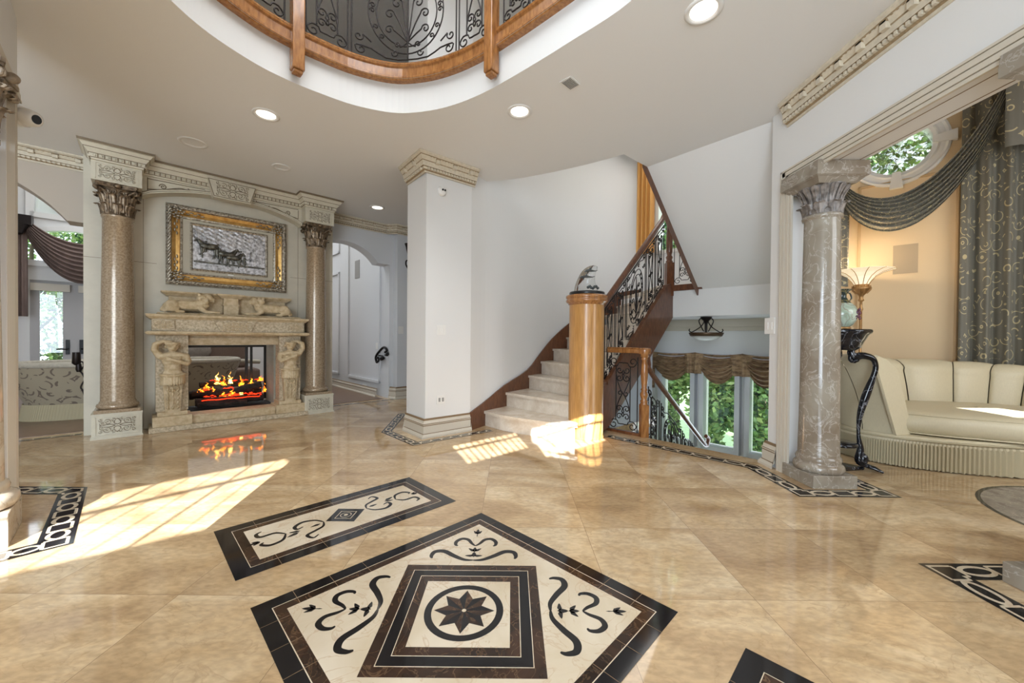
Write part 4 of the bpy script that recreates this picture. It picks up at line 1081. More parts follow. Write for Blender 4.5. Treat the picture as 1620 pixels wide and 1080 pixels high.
en = fp_thing('entablature', 'carved cream arched entablature with keystone spanning both columns', 'entablature', 0, 0)
for x0, x1, lb in ((-.005, .375, 'left'), (2.005, 2.385, 'right')):
    b = MB(); b.box(x0, x1, 0, .32, 2.69, 2.885); panel_frame(b, x0+.03, x1-.03, 2.705, 2.87, 0, .006, .006)
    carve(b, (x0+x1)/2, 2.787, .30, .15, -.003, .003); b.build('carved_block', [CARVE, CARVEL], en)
b = MB()
ar = [(.375+(2.005-.375)*i/24, 2.655+.17*math.sin(PI*i/24)**.75) for i in range(25)]
b.vprism([(.375, 2.885)]+ar+[(2.005, 2.885)], .17, .32)
for o, d, mi in ((.0, .025, 0), (.014, .018, 1), (.018, .03, 0), (.040, .012, 1)):
    P = [(x, z+o) for x, z in ar]; Q = [(x, z+o+(.013 if mi == 0 else .004)) for x, z in reversed(ar)]
    b.vprism(P+Q, .17-d, .171, mi)
for x0, x1, sg in ((.42, .93, 1), (1.46, 1.96, -1)):
    P = [(x0, 2.73 if sg > 0 else 2.83), (x1, 2.83 if sg > 0 else 2.73), (x1, 2.86), (x0, 2.86)]
    for i in range(4):
        a, c = P[i], P[(i+1) % 4]; b.tube([(a[0], .168, a[1]+.012), (c[0], .168, c[1]+(.012 if i == 0 else 0))], .004, 4, 1)
    xs = x0+.13 if sg > 0 else x1-.13
    c = spiral(xs, 2.80, .035, .006, PI, -1.5*sg, 14); b.tube([(p[0], .166, p[1]) for p in c], .005, 5, 1)
    w_ = smooth_path([(xs, 2.765, 0), (xs+sg*.08, 2.80, 0), (xs+sg*.16, 2.825, 0), (xs+sg*.24, 2.815, 0), (xs+sg*.22, 2.84, 0)], 5); b.tube([(p.x, .166, p.y) for p in w_], .005, 5, 1)
b.build('arched_frieze', [CARVE, CARVEL], en)
b = MB(); b.vprism([(.94, 3.0), (1.0, 2.775), (1.38, 2.775), (1.44, 3.0)], .05, .18)
for P_ in (((.95, 2.985), (1.005, 2.79)), ((1.375, 2.79), (1.43, 2.985)), ((.95, 2.985), (1.43, 2.985)), ((1.005, 2.79), (1.375, 2.79))): b.tube([(P_[0][0], .048, P_[0][1]), (P_[1][0], .048, P_[1][1])], .004, 5, 1)
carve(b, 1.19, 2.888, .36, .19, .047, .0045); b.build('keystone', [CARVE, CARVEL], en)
b = MB()
cpth = [(.0, .32), (.0, -.03), (.385, -.03), (.385, .14), (1.995, .14), (1.995, -.03), (2.385, -.03), (2.385, .32)]
b.sweep(cpth, [(-.04, 2.885), (.0, 2.885), (.006, 2.90), (.012, 2.905), (.016, 2.94), (.022, 2.945), (.05, 2.985), (.055, 2.99), (.075, 3.02), (.09, 3.025), (.095, 3.049), (-.04, 3.049)], mis=[0, 0, 1, 0, 1, 0, 1, 0, 0, 1, 0])
for i in range(len(cpth)-1):
    a, c = Vector(cpth[i]), Vector(cpth[i+1]); L = (c-a).length; d = (c-a)/L; n = int(L/.045)
    for j in range(n):
        p = a+d*(j+.5)*L/n; b.ball((p.x+d.y*.018, p.y-d.x*.018, 2.922), (.013, .013, .015), 5)
        if j: p = a+d*j*L/n; b.box(p.x+d.y*.016-.004, p.x+d.y*.016+.004, p.y-d.x*.016-.004, p.y-d.x*.016+.004, 2.906, 2.938, 1)
b.build('cornice', [CARVE, CARVEL], en)

# picture
pic = fp_thing('framed_relief_picture', 'large gold and antique silver framed silver relief picture over the mantel', 'picture', 1.205, -.33)
PZ0, PZ1, PW = 1.70, 2.66, 1.26
cz_ = (PZ0+PZ1)/2
RX = Matrix(((1, 0, 0, 0), (0, 0, -1, 0), (0, 1, 0, 0), (0, 0, 0, 1)))     # plan (x, y, z) -> (x, -z, y)
def rectpath(w, h): return [(-w/2, -h/2), (-w/2, h/2), (w/2, h/2), (w/2, -h/2)]
def frame(parent, name, w, h, prof, mats_, mis=0):
    b = MB(); b.M = Matrix.Translation((0, 0, cz_)) @ RX; b.sweep(rectpath(w, h), prof, closed=True, mis=mis); return b.build(name, mats_, parent)
Wp, Hp = PW, PZ1-PZ0
ofr = frame(pic, 'outer_frame', Wp, Hp, [(0, .0), (0, .06), (.02, .075), (.045, .07), (.05, .05), (.055, .045), (.09, .03), (.125, .035), (.13, .05), (.15, .045), (.16, .015), (.16, 0)], [ANTSIL, GOLD], [0, 0, 0, 0, 0, 1, 1, 1, 0, 0, 0])
b = MB()
for (xa, za, xb, zb) in ((-Wp/2+.03, -Hp/2+.03, Wp/2-.03, -Hp/2+.03), (-Wp/2+.03, Hp/2-.03, Wp/2-.03, Hp/2-.03), (-Wp/2+.03, -Hp/2+.03, -Wp/2+.03, Hp/2-.03), (Wp/2-.03, -Hp/2+.03, Wp/2-.03, Hp/2-.03)):
    L = math.hypot(xb-xa, zb-za); n = int(L/.04)
    for j in range(n):
        t = (j+.5)/n; x, z = xa+(xb-xa)*t, za+(zb-za)*t; hx = .024 if xa != xb else .012; hz = .012 if xa != xb else .024
        b.tube([(x-hx*.8, -.072, cz_+z-hz*.8), (x+hx*.8, -.08, cz_+z+hz*.8)], [.008, .008], 6)
n = 60
for sx in (1, -1):
    for sz in (1, -1):
        X, Z = sx*(Wp/2-.09), sz*(Hp/2-.09)
        for j in range(26):
            a = j*2.4; rr = .085*math.sqrt(j/26); b.ball((X+rr*math.cos(a), -.062-.02*(1-j/26), cz_+Z+rr*math.sin(a)), (.017, .014, .012), 5)
        for k in range(5):
            t = .11+k*.035
            b.ball((X-sx*t, -.055, cz_+Z+sz*(.01 if k % 2 else -.01)), (.022, .012, .009), 5); b.ball((X+sx*(.01 if k % 2 else -.01), -.055, cz_+Z-sz*t), (.009, .012, .022), 5)
b.build('frame_ornament', ANTSIL, ofr)['label'] = 'silvered leaf ornament on the frame'
b = MB(); b.box(-Wp/2+.15, Wp/2-.15, -.03, -.002, cz_-Hp/2+.15, cz_+Hp/2-.15); lmt = b.build('linen_mount', LINEN, pic)
IW, IH = .765, .53
frame(pic, 'inner_frame', IW+.05, IH+.05, [(0, .02), (0, .045), (.012, .052), (.025, .045), (.028, .02)], ANTSIL)
b = MB()
random.seed(3)
def relief(u, v):
    x = (u-.5)*IW; z = (v-.5)*IH; k = max(0, v-.45)*2
    return (x, -.034-k*(.004*math.sin(u*37+v*21)*math.sin(v*44)+.003*math.sin(u*90)*math.cos(v*70))-.001*math.sin(u*30+v*9), cz_+z)
b.grid(relief, 90, 60)
b.build('relief_ground', SILVER, pic)
b = MB(); y = -.045
for i in range(16):      # colonnade receding on the left
    t = i/15; x = -IW/2+.015+t*.30; z0_ = .13-t*.13; hh = .07-.045*t; b.box(x-.004, x+.004, y, y+.01, cz_+z0_, cz_+z0_+hh)
b.tube([(-IW/2+.01, y, cz_+.205), (-.07, y, cz_+.03)], .006, 4); b.tube([(-IW/2+.01, y, cz_+.125), (-.07, y, cz_+.0)], .005, 4)
b.box(IW/2-.10, IW/2-.01, y, y+.01, cz_+.0, cz_+.16); b.box(IW/2-.14, IW/2-.11, y, y+.01, cz_-.16, cz_+.2); b.box(IW/2-.1, IW/2-.01, y, y+.01, cz_-.2, cz_-.01)
for i in range(5): b.tube([(IW/2-.17-.0*i, y, cz_-.1), (IW/2-.17, y, cz_+.02)], .008, 5)
b.box(-IW/2+.01, IW/2-.01, y-.004, y+.01, cz_-IH/2+.01, cz_-IH/2+.035)
b.build('relief_buildings', SILVER, pic)
def horse(mbx, x, z, k, sg=1):
    T = lambda a, c: (x+sg*a*k, -.052, cz_+z+c*k)
    mbx.tube([T(-.075, -.004), T(-.06, .01), T(-.03, .012), T(.03, .008), T(.06, .016), T(.085, .02)], [.014*k, .036*k, .036*k, .034*k, .036*k, .016*k], 10)
    mbx.tube([T(.06, .025), T(.085, .055), T(.10, .075)], [.028*k, .021*k, .014*k], 8); mbx.tube([T(.098, .082), T(.13, .058)], [.014*k, .009*k], 7)
    for a, c, d, e in ((-.06, -.06, -.075, -.11), (-.045, -.065, -.03, -.115), (.05, -.05, .085, -.085), (.065, -.05, .06, -.115)): mbx.tube([T(a, -.01), T(c if False else a*1.05, c), T(d, e)], [.017*k, .010*k, .007*k], 6)
    mbx.tube([T(-.08, .01), T(-.10, -.02), T(-.105, -.06)], [.006*k, .008*k, .004*k], 6)
b = MB(); horse(b, -.22, .01, 1.15, -1); horse(b, -.05, -.06, 1.1); horse(b, .02, -.09, 1.0)
for x, z, k in ((-.26, .04, 1), (-.14, .02, 1), (.10, -.03, 1.1), (.14, -.08, 1)):
    b.tube([(x, -.055, cz_+z-.09*k), (x, -.055, cz_+z-.03), (x+.005, -.055, cz_+z+.02)], [.010, .014, .012], 7); b.ball((x+.005, -.055, cz_+z+.042), .012, 7); b.tube([(x, -.055, cz_+z+.015), (x+.035, -.055, cz_+z-.01)], .005, 5)
ring_ = [(.13+.035*math.cos(a*PI/8), -.055, cz_-.13+.035*math.sin(a*PI/8)) for a in range(16)]; b.tube(ring_, .004, 5, closed=True)
b.box(-IW/2+.01, IW/2-.01, -.052, -.04, cz_-.185, cz_-.165)
b.build('relief_figures', SILVERD, pic)['label'] = 'dark silvered relief of horses and people'
b = MB(); b.box(-.03, .03, -.034, -.03, cz_-IH/2-.045, cz_-IH/2-.033); b.build('plaque', WHITEP, lmt)

# mantelpiece
mt = fp_thing('stone_mantelpiece', 'carved tan stone mantelpiece with figures and lions around the fire', 'mantelpiece', 0, 0)
b = MB(); b.box(.425, 2.04, -.03, .33, 0, .055); bevel(b.build('hearth_slab', AGEDG, mt), .006)
b = MB(); b.box(.80, 1.66, .06, .33, .055, .135); b.box(.79, 1.67, .05, .33, .135, .15); bevel(b.build('fire_sill', AGED, mt), .004)
for x0, x1 in ((.455, .80), (1.66, 2.01)):
    b = MB(); b.box(x0, x1, 0, .32, .055, .17); b.box(x0+.04, x1-.04, .03, .32, .17, .215); bevel(b.build('figure_block', AGED, mt), .006)
    b = MB(); b.box(x0+(.03 if x0 < 1 else .06), x1-.03, .12, .32, .215, 1.10); b.build('pilaster', AGEDG, mt)
b = MB(); b.sweep([(.43, .33), (.43, .0), (2.02, .0), (2.02, .33)], [(-.3, 1.095), (.0, 1.095), (.025, 1.105), (.035, 1.12), (.03, 1.135), (.0, 1.14), (-.3, 1.14)]); b.box(.43, 2.02, 0, .32, 1.10, 1.14)
b.build('lower_moulding', AGED, mt)
b = MB(); b.box(.45, 2.0, .02, .32, 1.14, 1.275); b.box(.46, .64, .0, .02, 1.15, 1.27); b.box(1.81, 1.99, .0, .02, 1.15, 1.27)
b.vprism([(1.0, 1.275), (1.06, 1.14), (1.37, 1.14), (1.43, 1.275)], -.02, .02)
carve(b, .55, 1.21, .17, .1, -.002, .004, False); carve(b, 1.90, 1.21, .17, .1, -.002, .004, False); carve(b, 1.215, 1.205, .30, .11, -.022, .005)
b.build('frieze', [AGEDG, AGED], mt)
b = MB(); b.sweep([(.43, .33), (.43, .0), (2.02, .0), (2.02, .33)], [(-.3, 1.275), (-.01, 1.275), (.0, 1.285), (.02, 1.30), (.025, 1.305), (.03, 1.33), (-.3, 1.33)]); b.box(.43, 2.02, 0, .32, 1.28, 1.33)
b.sweep([(.50, .33), (.50, .04), (1.95, .04), (1.95, .33)], [(-.28, 1.33), (0, 1.33), (.01, 1.34), (0, 1.352), (-.28, 1.352)]); b.box(.50, 1.95, .04, .32, 1.33, 1.352)
b.build('shelf', AGED, mt)
b = MB(); b.box(.66, 1.80, .20, .32, .975, 1.10); b.box(.66, 1.80, .17, .32, 1.04, 1.06); b.box(.66, 1.80, .185, .32, .99, 1.0); b.build('lintel', AGED, mt)
b = MB(); b.box(.60, 1.81, .22, .325, 1.352, 1.565)
b.sweep([(.58, .33), (.58, .20), (1.09, .20), (1.09, .14), (1.28, .14), (1.28, .20), (1.83, .20), (1.83, .33)], [(-.15, 1.555), (0, 1.555), (.015, 1.57), (.02, 1.575), (.045, 1.595), (.05, 1.61), (-.15, 1.61)])
b.box(1.11, 1.26, .12, .22, 1.352, 1.56); b.box(1.10, 1.27, .11, .22, 1.47, 1.485)
b.build('back_panel', AGED, mt)
def sculpt(parts, name, m, parent, vox=.0065, sm=4, loc=(0, 0, 0), mirror=False, sc=(1, 1, 1)):
    b = MB()
    for p in parts:
        if p[0] == 'b': b.ball(p[1], p[2], 10)
        else: b.tube(p[1], p[2], 9)
        if p[0] == 't':
            for q, r in ((p[1][0], p[2][0]), (p[1][-1], p[2][-1])): b.ball(q, r, 7)
    b.v = [(x*sc[0]*(-1 if mirror else 1), y*sc[1], z*sc[2]) for x, y, z in b.v]
    o = b.build(name, m, parent); o.location = loc
    r = o.modifiers.new('remesh', 'REMESH'); r.mode = 'VOXEL'; r.voxel_size = vox; r.use_smooth_shade = True
    if sm: s_ = o.modifiers.new('smooth', 'SMOOTH'); s_.iterations = sm; s_.factor = .5
    return o
car = [('b', (0, -.01, .93), (.045, .05, .055)), ('b', (.005, -.055, .925), (.012, .012, .014)), ('b', (.0, -.045, .905), (.022, .018, .012)),
       ('b', (0, -.052, .94), (.03, .012, .007)), ('b', (0, -.052, .913), (.014, .012, .004)),
       ('t', [(0, .0, .89), (0, .01, .85)], [.028, .032]), ('t', [(-.085, .0, .82), (0, .0, .835), (.085, .0, .82)], [.036, .045, .036]),
       ('b', (0, -.005, .77), (.085, .055, .075)), ('b', (-.032, -.045, .79), (.032, .022, .026)), ('b', (.034, -.045, .79), (.032, .022, .026)), ('b', (0, -.005, .69), (.068, .05, .07)), ('b', (0, -.04, .68), (.03, .018, .03)),
       ('b', (0, -.005, .63), (.078, .055, .06)),
       ('t', [(-.095, .0, .83), (-.13, -.005, .90), (-.125, -.01, .955)], [.034, .03, .026]), ('t', [(-.125, -.01, .96), (-.07, -.01, .995), (-.02, -.01, .985)], [.026, .021, .018]),
       ('t', [(.095, .0, .82), (.115, -.03, .76), (.10, -.055, .735)], [.034, .03, .027]), ('t', [(.10, -.06, .735), (.04, -.075, .765), (-.02, -.075, .79)], [.026, .021, .017]),
       ]
for i in range(4): car.append(('t', [(-.02, -.082, .775+.011*i), (-.05, -.078, .785+.011*i)], [.0065, .0055]))
for i in range(22):
    a = i*2*PI/22; car.append(('b', (.045*math.cos(a), -.012+.05*math.sin(a)*.95, .965+.006*math.sin(i*2.3)), (.015, .015, .016)))
    car.append(('b', (.05*math.cos(a), .015+.04*abs(math.sin(a)), .935+.004*math.cos(i*3.1)), (.012, .012, .02)))
for i in range(14):
    a = PI+PI*(i/13); car.append(('b', (.085*math.cos(a), .0+.065*math.sin(a), .615-.012*math.sin(PI*i/13)), (.018, .016, .016)))
    car.append(('t', [(.082*math.cos(a), .062*math.sin(a), .60), (.085*math.cos(a), .062*math.sin(a)-.004, .50)], [.012, .008]))
car.append(('b', (0, .0, .55), (.075, .05, .07)))
sculpt(car, 'caryatid', AGED, mt, .0055, 2, sc=(1.18, 1.25, 1.0), loc=(.628, .05, .03))['label'] = 'carved stone figure with raised arm, left support'
sculpt(car, 'caryatid', AGED, mt, .0055, 2, sc=(1.18, 1.25, 1.0), loc=(1.835, .05, .03), mirror=True)['label'] = 'carved stone figure with raised arm, right support'
for xc in (.628, 1.835):
    b = MB(); b.vprism([(xc-.065, .215), (xc+.065, .215), (xc+.085, .54), (xc-.085, .54)], .03, .14)
    for r_ in range(5):
        for c_ in (-1, 0, 1): b.tube([(xc+c_*.035, .022, .245+r_*.05), (xc+c_*.05, .012, .27+r_*.05), (xc+c_*.042+.0, .02, .29+r_*.05)], [.009, .012, .004], 6)
    for i in range(9): b.ball((xc+.045*math.cos(i*.7), .022, .49+.03*math.sin(i*.7)), .014, 6)
    b.build('carved_pedestal', AGED, mt)
lion = [('t', [(-.20, .0, .055), (-.12, -.005, .075), (-.02, 0, .075), (.07, 0, .085)], [.05, .055, .052, .06]),
        ('b', (-.20, -.02, .055), (.075, .045, .055)), ('t', [(-.22, -.045, .05), (-.13, -.055, .025), (-.16, -.06, .014), (-.10, -.065, .012)], [.04, .026, .018, .014]),
        ('t', [(.06, -.035, .05), (.10, -.045, .018), (.20, -.045, .014)], [.032, .02, .014]), ('t', [(.06, .035, .05), (.10, .03, .018), (.20, .03, .014)], [.032, .02, .014]),
        ('b', (.215, -.045, .014), (.022, .016, .012)), ('b', (.215, .03, .014), (.022, .016, .012)),
        ('b', (.125, 0, .155), (.045, .042, .045)), ('b', (.165, 0, .145), (.026, .025, .02)), ('b', (.17, 0, .128), (.018, .018, .012)), ('b', (-.19, -.035, .07), (.065, .04, .055)), ('b', (.06, 0, .08), (.05, .05, .06)),
        ('t', [(-.27, .0, .05), (-.285, -.03, .02), (-.25, -.06, .012)], [.012, .01, .012])]
random.seed(11)
for i in range(90):
    a = random.uniform(0, 2*PI); rr = random.uniform(.02, .064); lion.append(('b', (.085+random.uniform(-.05, .032), rr*math.cos(a)*.9, .125+rr*math.sin(a)*.95), (.019, .016, .02)))
for sg in (1, -1): lion.append(('b', (.115, sg*.032, .178), (.010, .010, .010)))
lion.append(('b', (.085, 0, .125), (.05, .055, .055)))
sculpt(lion, 'lion', AGED, mt, .006, 2, loc=(.825, .11, 1.352), sc=(1.05, 1.2, 1.25))['label'] = 'reclining stone lion, left side of shelf'
sculpt(lion, 'lion', AGED, mt, .006, 2, loc=(1.565, .11, 1.352), mirror=True, sc=(1.05, 1.2, 1.25))['label'] = 'reclining stone lion, right side of shelf'

# firebox, logs, flames, fire screen
fb = fp_thing('firebox', 'see-through firebox with pale brick cheeks and dark ash bed', 'firebox', 0, 0)
b = MB(); b.box(.74, 1.72, .33, .80, .101, .15); b.build('ash_bed', DARK, fb)
for x0 in (.725, 1.70):
    b = MB(); b.box(x0, x0+.035, .34, .80, .102, .97)
    for k_ in range(9): b.box(x0-.001, x0+.036, .34, .801, .19+k_*.085, .193+k_*.085, 1)
    b.build('brick_cheek', [FBRICK, GREYP], fb)
b = MB(); b.box(.74, 1.72, .78, .80, .93, .96); b.box(.76, .78, .78, .80, .17, .94); b.box(1.44, 1.475, .78, .80, .17, .94); b.box(1.50, 1.53, .78, .80, .17, .94); b.box(1.67, 1.70, .78, .80, .17, .94)
b.build('screen_frame', BLKP, fb)
def logm(pts, r, name, label):
    b = MB(); P = smooth_path(pts, 6); q = len(P)
    b.tube(P, [r*(1+.12*math.sin(i*2.1)+.08*math.sin(i*5.3)) for i in range(q)], 12)
    o = b.build(name, LOG, None); tag(o, label, 'log', 'logs in the fireplace')
    o.location = (*fpw(0, 0), 0); o.rotation_euler = (0, 0, FANG); return o
LG = [(((.86, .48, .235), (1.1, .46, .24), (1.35, .47, .23), (1.60, .50, .235)), .050, 'thick charred log lying lowest at the front of the fire'),
      (((.84, .60, .33), (1.05, .56, .335), (1.3, .56, .33), (1.5, .58, .335)), .048, 'charred log with glowing edge in the middle of the fire'),
      (((1.28, .50, .345), (1.42, .48, .385), (1.58, .46, .42)), .045, 'short log leaning up at the right side of the fire'),
      (((.82, .72, .30), (1.1, .70, .31), (1.45, .71, .31), (1.62, .70, .30)), .055, 'long charred log at the back of the fire'),
      (((.92, .64, .44), (1.15, .66, .46), (1.40, .63, .45)), .036, 'thin charred log on top of the fire'),
      (((.88, .42, .205), (1.1, .40, .20), (1.4, .41, .20)), .028, 'thin bark log at the very front of the ash bed')]
for p, r, lb in LG: logm(p, r, 'fire_log', lb)
b = MB()
random.seed(5)
for i in range(60):
    x = random.uniform(.90, 1.56); z = random.choice((.285, .385, .30, .49)) + random.uniform(-.012, .012)
    yy = {.285: .45}.get(0, .45 if z < .33 else .52); l = random.uniform(.02, .07)
    b.tube([(x, yy, z), (x+l*.5, yy-.004, z+.006), (x+l, yy, z)], [.002, random.uniform(.004, .009), .002], 5)
for i in range(9): b.tube([(.92+.07*i, .405, .262+.004*math.sin(i*2)), (.99+.07*i, .405, .264+.004*math.cos(i*2))], [.006, .006], 5)
o = b.build('glowing_embers', EMBER); o.location = (*fpw(0, 0), 0); o.rotation_euler = (0, 0, FANG); tag(o, 'red glowing embers between the charred logs', 'embers', kind='stuff')
def flame(x, y, z, h, w, mats_, nm):
    b = MB()
    for k, (dx, hh, ww) in enumerate(((0, 1, 1), (w*.8, .62, .7), (-w*.75, .5, .7))):
        def fn(u, v, dx=dx, hh=hh, ww=ww, k=k):
            a = 2*PI*u; rr = w*ww*.62*(math.sin(PI*min(1, v*.85+.15))**.7)*(1-v)**.6*(1+.3*math.sin(a*2+v*11+x*30)); lean = w*(.55*math.sin(v*8+x*40+k*2)*v+.2*math.sin(v*17+k))
            return (x+dx*(1-.4*v)+rr*math.cos(a)+lean, y+rr*.5*math.sin(a), z+h*hh*v)
        b.grid(fn, 12, 22)
    return b
ff = fp_thing('fire_flames', 'yellow and orange flames rising from the logs', 'fire', 0, 0)
random.seed(9)
fl_ = [(1.10, .60, .44, .21, .035), (1.24, .60, .44, .21, .032), (1.17, .60, .42, .14, .03), (.98, .55, .38, .10, .03), (1.05, .52, .33, .10, .022), (1.36, .56, .40, .15, .028), (1.47, .54, .40, .11, .028), (1.15, .50, .28, .07, .03), (1.25, .50, .29, .08, .03), (1.35, .50, .29, .13, .022), (1.54, .50, .36, .12, .03), (1.62, .50, .30, .14, .02), (.92, .52, .36, .05, .03), (1.58, .52, .46, .08, .03)]
for i, (x, y, z, h, w) in enumerate(fl_):
    if i < 2 or i == 9: flame(x, y-.01, z, h*.8, w*.75, None, '').build('flame', FLAMEH, ff)
    else: flame(x, y, z, h, w, None, '').build('flame', FLAME, ff)

# ------------------------------------------------------------------ right opening: marble columns
def grey_column(x, y, label):
    t = thing('marble_column', label, 'column', (x, y, 0))
    b = MB(); q = .165; b.box(-q, q, -q, q, 0, .095); bevel(b.build('plinth', GREYM, t), .004)
    b = MB(); b.lathe([(.15, .095), (.158, .10), (.165, .12), (.162, .14), (.15, .155), (.142, .16), (.144, .175), (.148, .19), (.142, .205), (.134, .215)], 48); b.build('base', GREYM, t)
    b = MB(); b.lathe([(.134, .21), (.128, .5), (.123, 1.2), (.115, 2.02), (.114, 2.03), (.126, 2.035), (.130, 2.05), (.126, 2.062), (.112, 2.068)], 56); b.build('shaft', GREYM, t)
    b = MB(); z0 = 2.065
    b.lathe([(.108, z0), (.110, z0+.02), (.106, z0+.08), (.114, z0+.14), (.135, z0+.19), (.15, z0+.205), (.15, z0+.215)], 40)
    for i in range(8): acanthus(b, .110, z0, .085, i*PI/4, .042, .05)
    for i in range(16):
        a = (i+.5)*PI/8
        def fn(u, v, a=a):
            t_ = (u-.5)*2; rr = .110+.05*v**2.2+.008*(1-t_*t_); an = a+t_*.145*(.8+.3*v); return (rr*math.cos(an), rr*math.sin(an), z0+.05+.155*v-.02*t_*t_*v)
        b.grid(fn, 6, 8)
        b.tube([((.117+.05*v**2.2)*math.cos(a), (.117+.05*v**2.2)*math.sin(a), z0+.05+.15*v) for v in (0, .3, .6, .85, 1)], .004, 4)
    b.build('capital', GREYC, t)['label'] = 'carved capital with upright fluted leaves'
    b = MB(); z1 = z0+.205
    b.lathe([(.20, z1), (.235, z1+.025), (.25, z1+.035)], 4, a0=PI/4, smooth=False)
    b.lathe([(.255, z1+.035), (.275, z1+.045), (.275, z1+.085), (.27, 2.418)], 4, a0=PI/4, smooth=False)
    b.build('abacus', GREYM, t); return t
grey_column(2.405, 3.01, 'tall grey-brown veined marble column with carved capital in the right opening')
grey_column(2.43, 1.60, 'marble column at the right edge, only its plinth and capital corner showing')

# cream column in the left foreground
lc = thing('cream_marble_column', 'cream veined marble column with square plinth at the left edge', 'column', (-2.84, 1.97, 0), PI/4)
b = MB(); q = .185; b.box(-q, q, -q, q, 0, .17); bevel(b.build('plinth', LEFTM, lc), .004)
b = MB(); b.lathe([(.17, .17), (.195, .18), (.205, .205), (.2, .235), (.175, .25), (.165, .26), (.17, .28), (.165, .30), (.15, .31)], 40); b.build('base', LEFTM, lc)
b = MB(); b.lathe([(.15, .31), (.14, 1.2), (.128, 2.1), (.14, 2.11), (.14, 2.13), (.12, 2.14)], 40); b.build('shaft', LEFTM, lc)
cc = corinthian(.125, .33, .36, lc, mat('carved_taupe_stone', (168, 152, 132), .4, rgb2=(110, 94, 76), scale=16, bump=.2), 2.17); cc['label'] = 'carved taupe stone capital'

# ------------------------------------------------------------------ salon behind the right opening
def wm(a, b_, z=0): return line_m(a, b_, z)
Mp = wm(PA, PB)     # local x along, the room lies on local +y?
def on_p(px, py): return on(PA, PB, px, py)
mb = MB(); mb.M = Mp
def mould(mb, u0, u1, z0, z1, w=.03, d=.02, sgn=1):
    for a in ((u0, u1, z0, z0+w), (u0, u1, z1-w, z1), (u0, u0+w, z0, z1), (u1-w, u1, z0, z1)):
        mb.box(a[0], a[1], min(0, sgn*d), max(0, sgn*d), a[2], a[3], 0)
        mb.box(a[0]+w*.3, a[1]-w*.3, min(0, sgn*d*1.5), max(0, sgn*d*1.5), a[2]+w*.3, a[3]-w*.3, 0)
p1 = on_p(1358, 300); p2 = on_p(1519, 330); 
mould(mb, min(p1[0], p2[0]), max(p1[0], p2[0]), .35, on_p(1358, 297)[1])
struct(mb.build('trim_11', mat('tan_moulding_paint', (204, 174, 132), .6)))
# round window
rw = MB(); rw.M = Mp @ Matrix.Translation((rc[0], 0, rc[1])) @ RX
prf = [(.295, .01), (.30, -.02), (.33, -.03), (.34, -.045), (.36, -.03), (.40, -.025), (.42, -.04), (.44, -.03), (.445, 0)]
prf = [(r, -z) for r, z in prf]
rw.lathe([(r, -abs(z)) for r, z in prf], 48, smooth=False, caps=False)
rw.lathe([(.295, .24), (.295, -.01), (.31, -.02)], 48, smooth=False, caps=False)
for a in (0, PI/2, PI, -PI/2):
    M0 = rw.M; rw.M = M0 @ Matrix.Rotation(a, 4, 'Z')
    rw.prism([(.29, -.035), (.29, .035), (.48, .06), (.48, -.06)], -.055, 0); rw.M = M0
wobj = struct(rw.build('window_2', WHITEP))
g_ = MB(); g_.M = Mp @ Matrix.Translation((rc[0], 0, rc[1])) @ RX; g_.lathe([(.30, .10), (0, .10)], 40); struct(g_.build('window_3', GLASS))
# wall speaker
q1, q2 = on_p(1413, 389), on_p(1452, 431)
t = MB(); t.M = Mp; t.box(min(q1[0], q2[0]), max(q1[0], q2[0]), 0, .006, min(q1[1], q2[1]), max(q1[1], q2[1]), 0)
t.box(min(q1[0], q2[0])-.01, max(q1[0], q2[0])+.01, 0, .004, min(q1[1], q2[1])-.01, max(q1[1], q2[1])+.01, 1)
tag(t.build('wall_speaker', [mat('tan_speaker_grille', (176, 158, 132), .8), PEACH]), 'square tan speaker grille flush in the peach wall', 'speaker')

# torchiere
tc_ = aty(1363, 430, 4.55); tx, ty = tc_.x, 4.55
tl = thing('torchiere_lamp', 'brass torchiere floor lamp with wide glass bowl shade by the peach wall', 'floor lamp', (tx, ty, 0))
BRASS = mat('aged_brass', (176, 136, 88), .35, metal=.7, noise=.3, scale=20)
SHADE = mat('alabaster_glass_shade', (250, 238, 214), .4, emit=(255, 230, 188), es=.35)
b = MB(); b.lathe([(.16, 0), (.16, .02), (.10, .05), (.04, .08), (.02, .10)], 32); b.build('base', BRASS, tl)
b = MB(); b.lathe([(.013, .08), (.013, .8), (.02, .82), (.013, .84), (.013, 1.45), (.022, 1.47), (.013, 1.50), (.013, 1.56), (.03, 1.575), (.018, 1.60), (.022, 1.63), (.05, 1.66), (.085, 1.70), (.095, 1.715), (.085, 1.73), (.07, 1.76)], 24)
for i in range(10): b.tube([(.05*math.cos(i*PI/5), .05*math.sin(i*PI/5), 1.655), (.085*math.cos(i*PI/5), .085*math.sin(i*PI/5), 1.70), (.08*math.cos(i*PI/5), .08*math.sin(i*PI/5), 1.75)], .006, 5)
b.build('pole', BRASS, tl)
b = MB(); n = 12
pr_ = [(.065, 1.755), (.09, 1.80), (.13, 1.85), (.19, 1.89), (.27, 1.915), (.30, 1.92), (.29, 1.928), (.19, 1.905), (.12, 1.865), (.08, 1.81), (.055, 1.765)]
b.lathe(pr_, 12, smooth=False); shd = b.build('shade', SHADE, tl)
b = MB()
for i in range(12): b.tube([(r*1.005*math.cos(i*PI/6), r*1.005*math.sin(i*PI/6), z) for r, z in pr_[:6]], .0035, 5)
b.build('shade_rib', BRASS, shd)
pt = bpy.data.lights.new('torchiere_bulb', 'POINT'); pt.energy = 4.5; pt.color = (1, .78, .5); pt.shadow_soft_size = .05
po = bpy.data.objects.new('torchiere_bulb', pt); COL.objects.link(po); po.location = (tx, ty, 2.02)

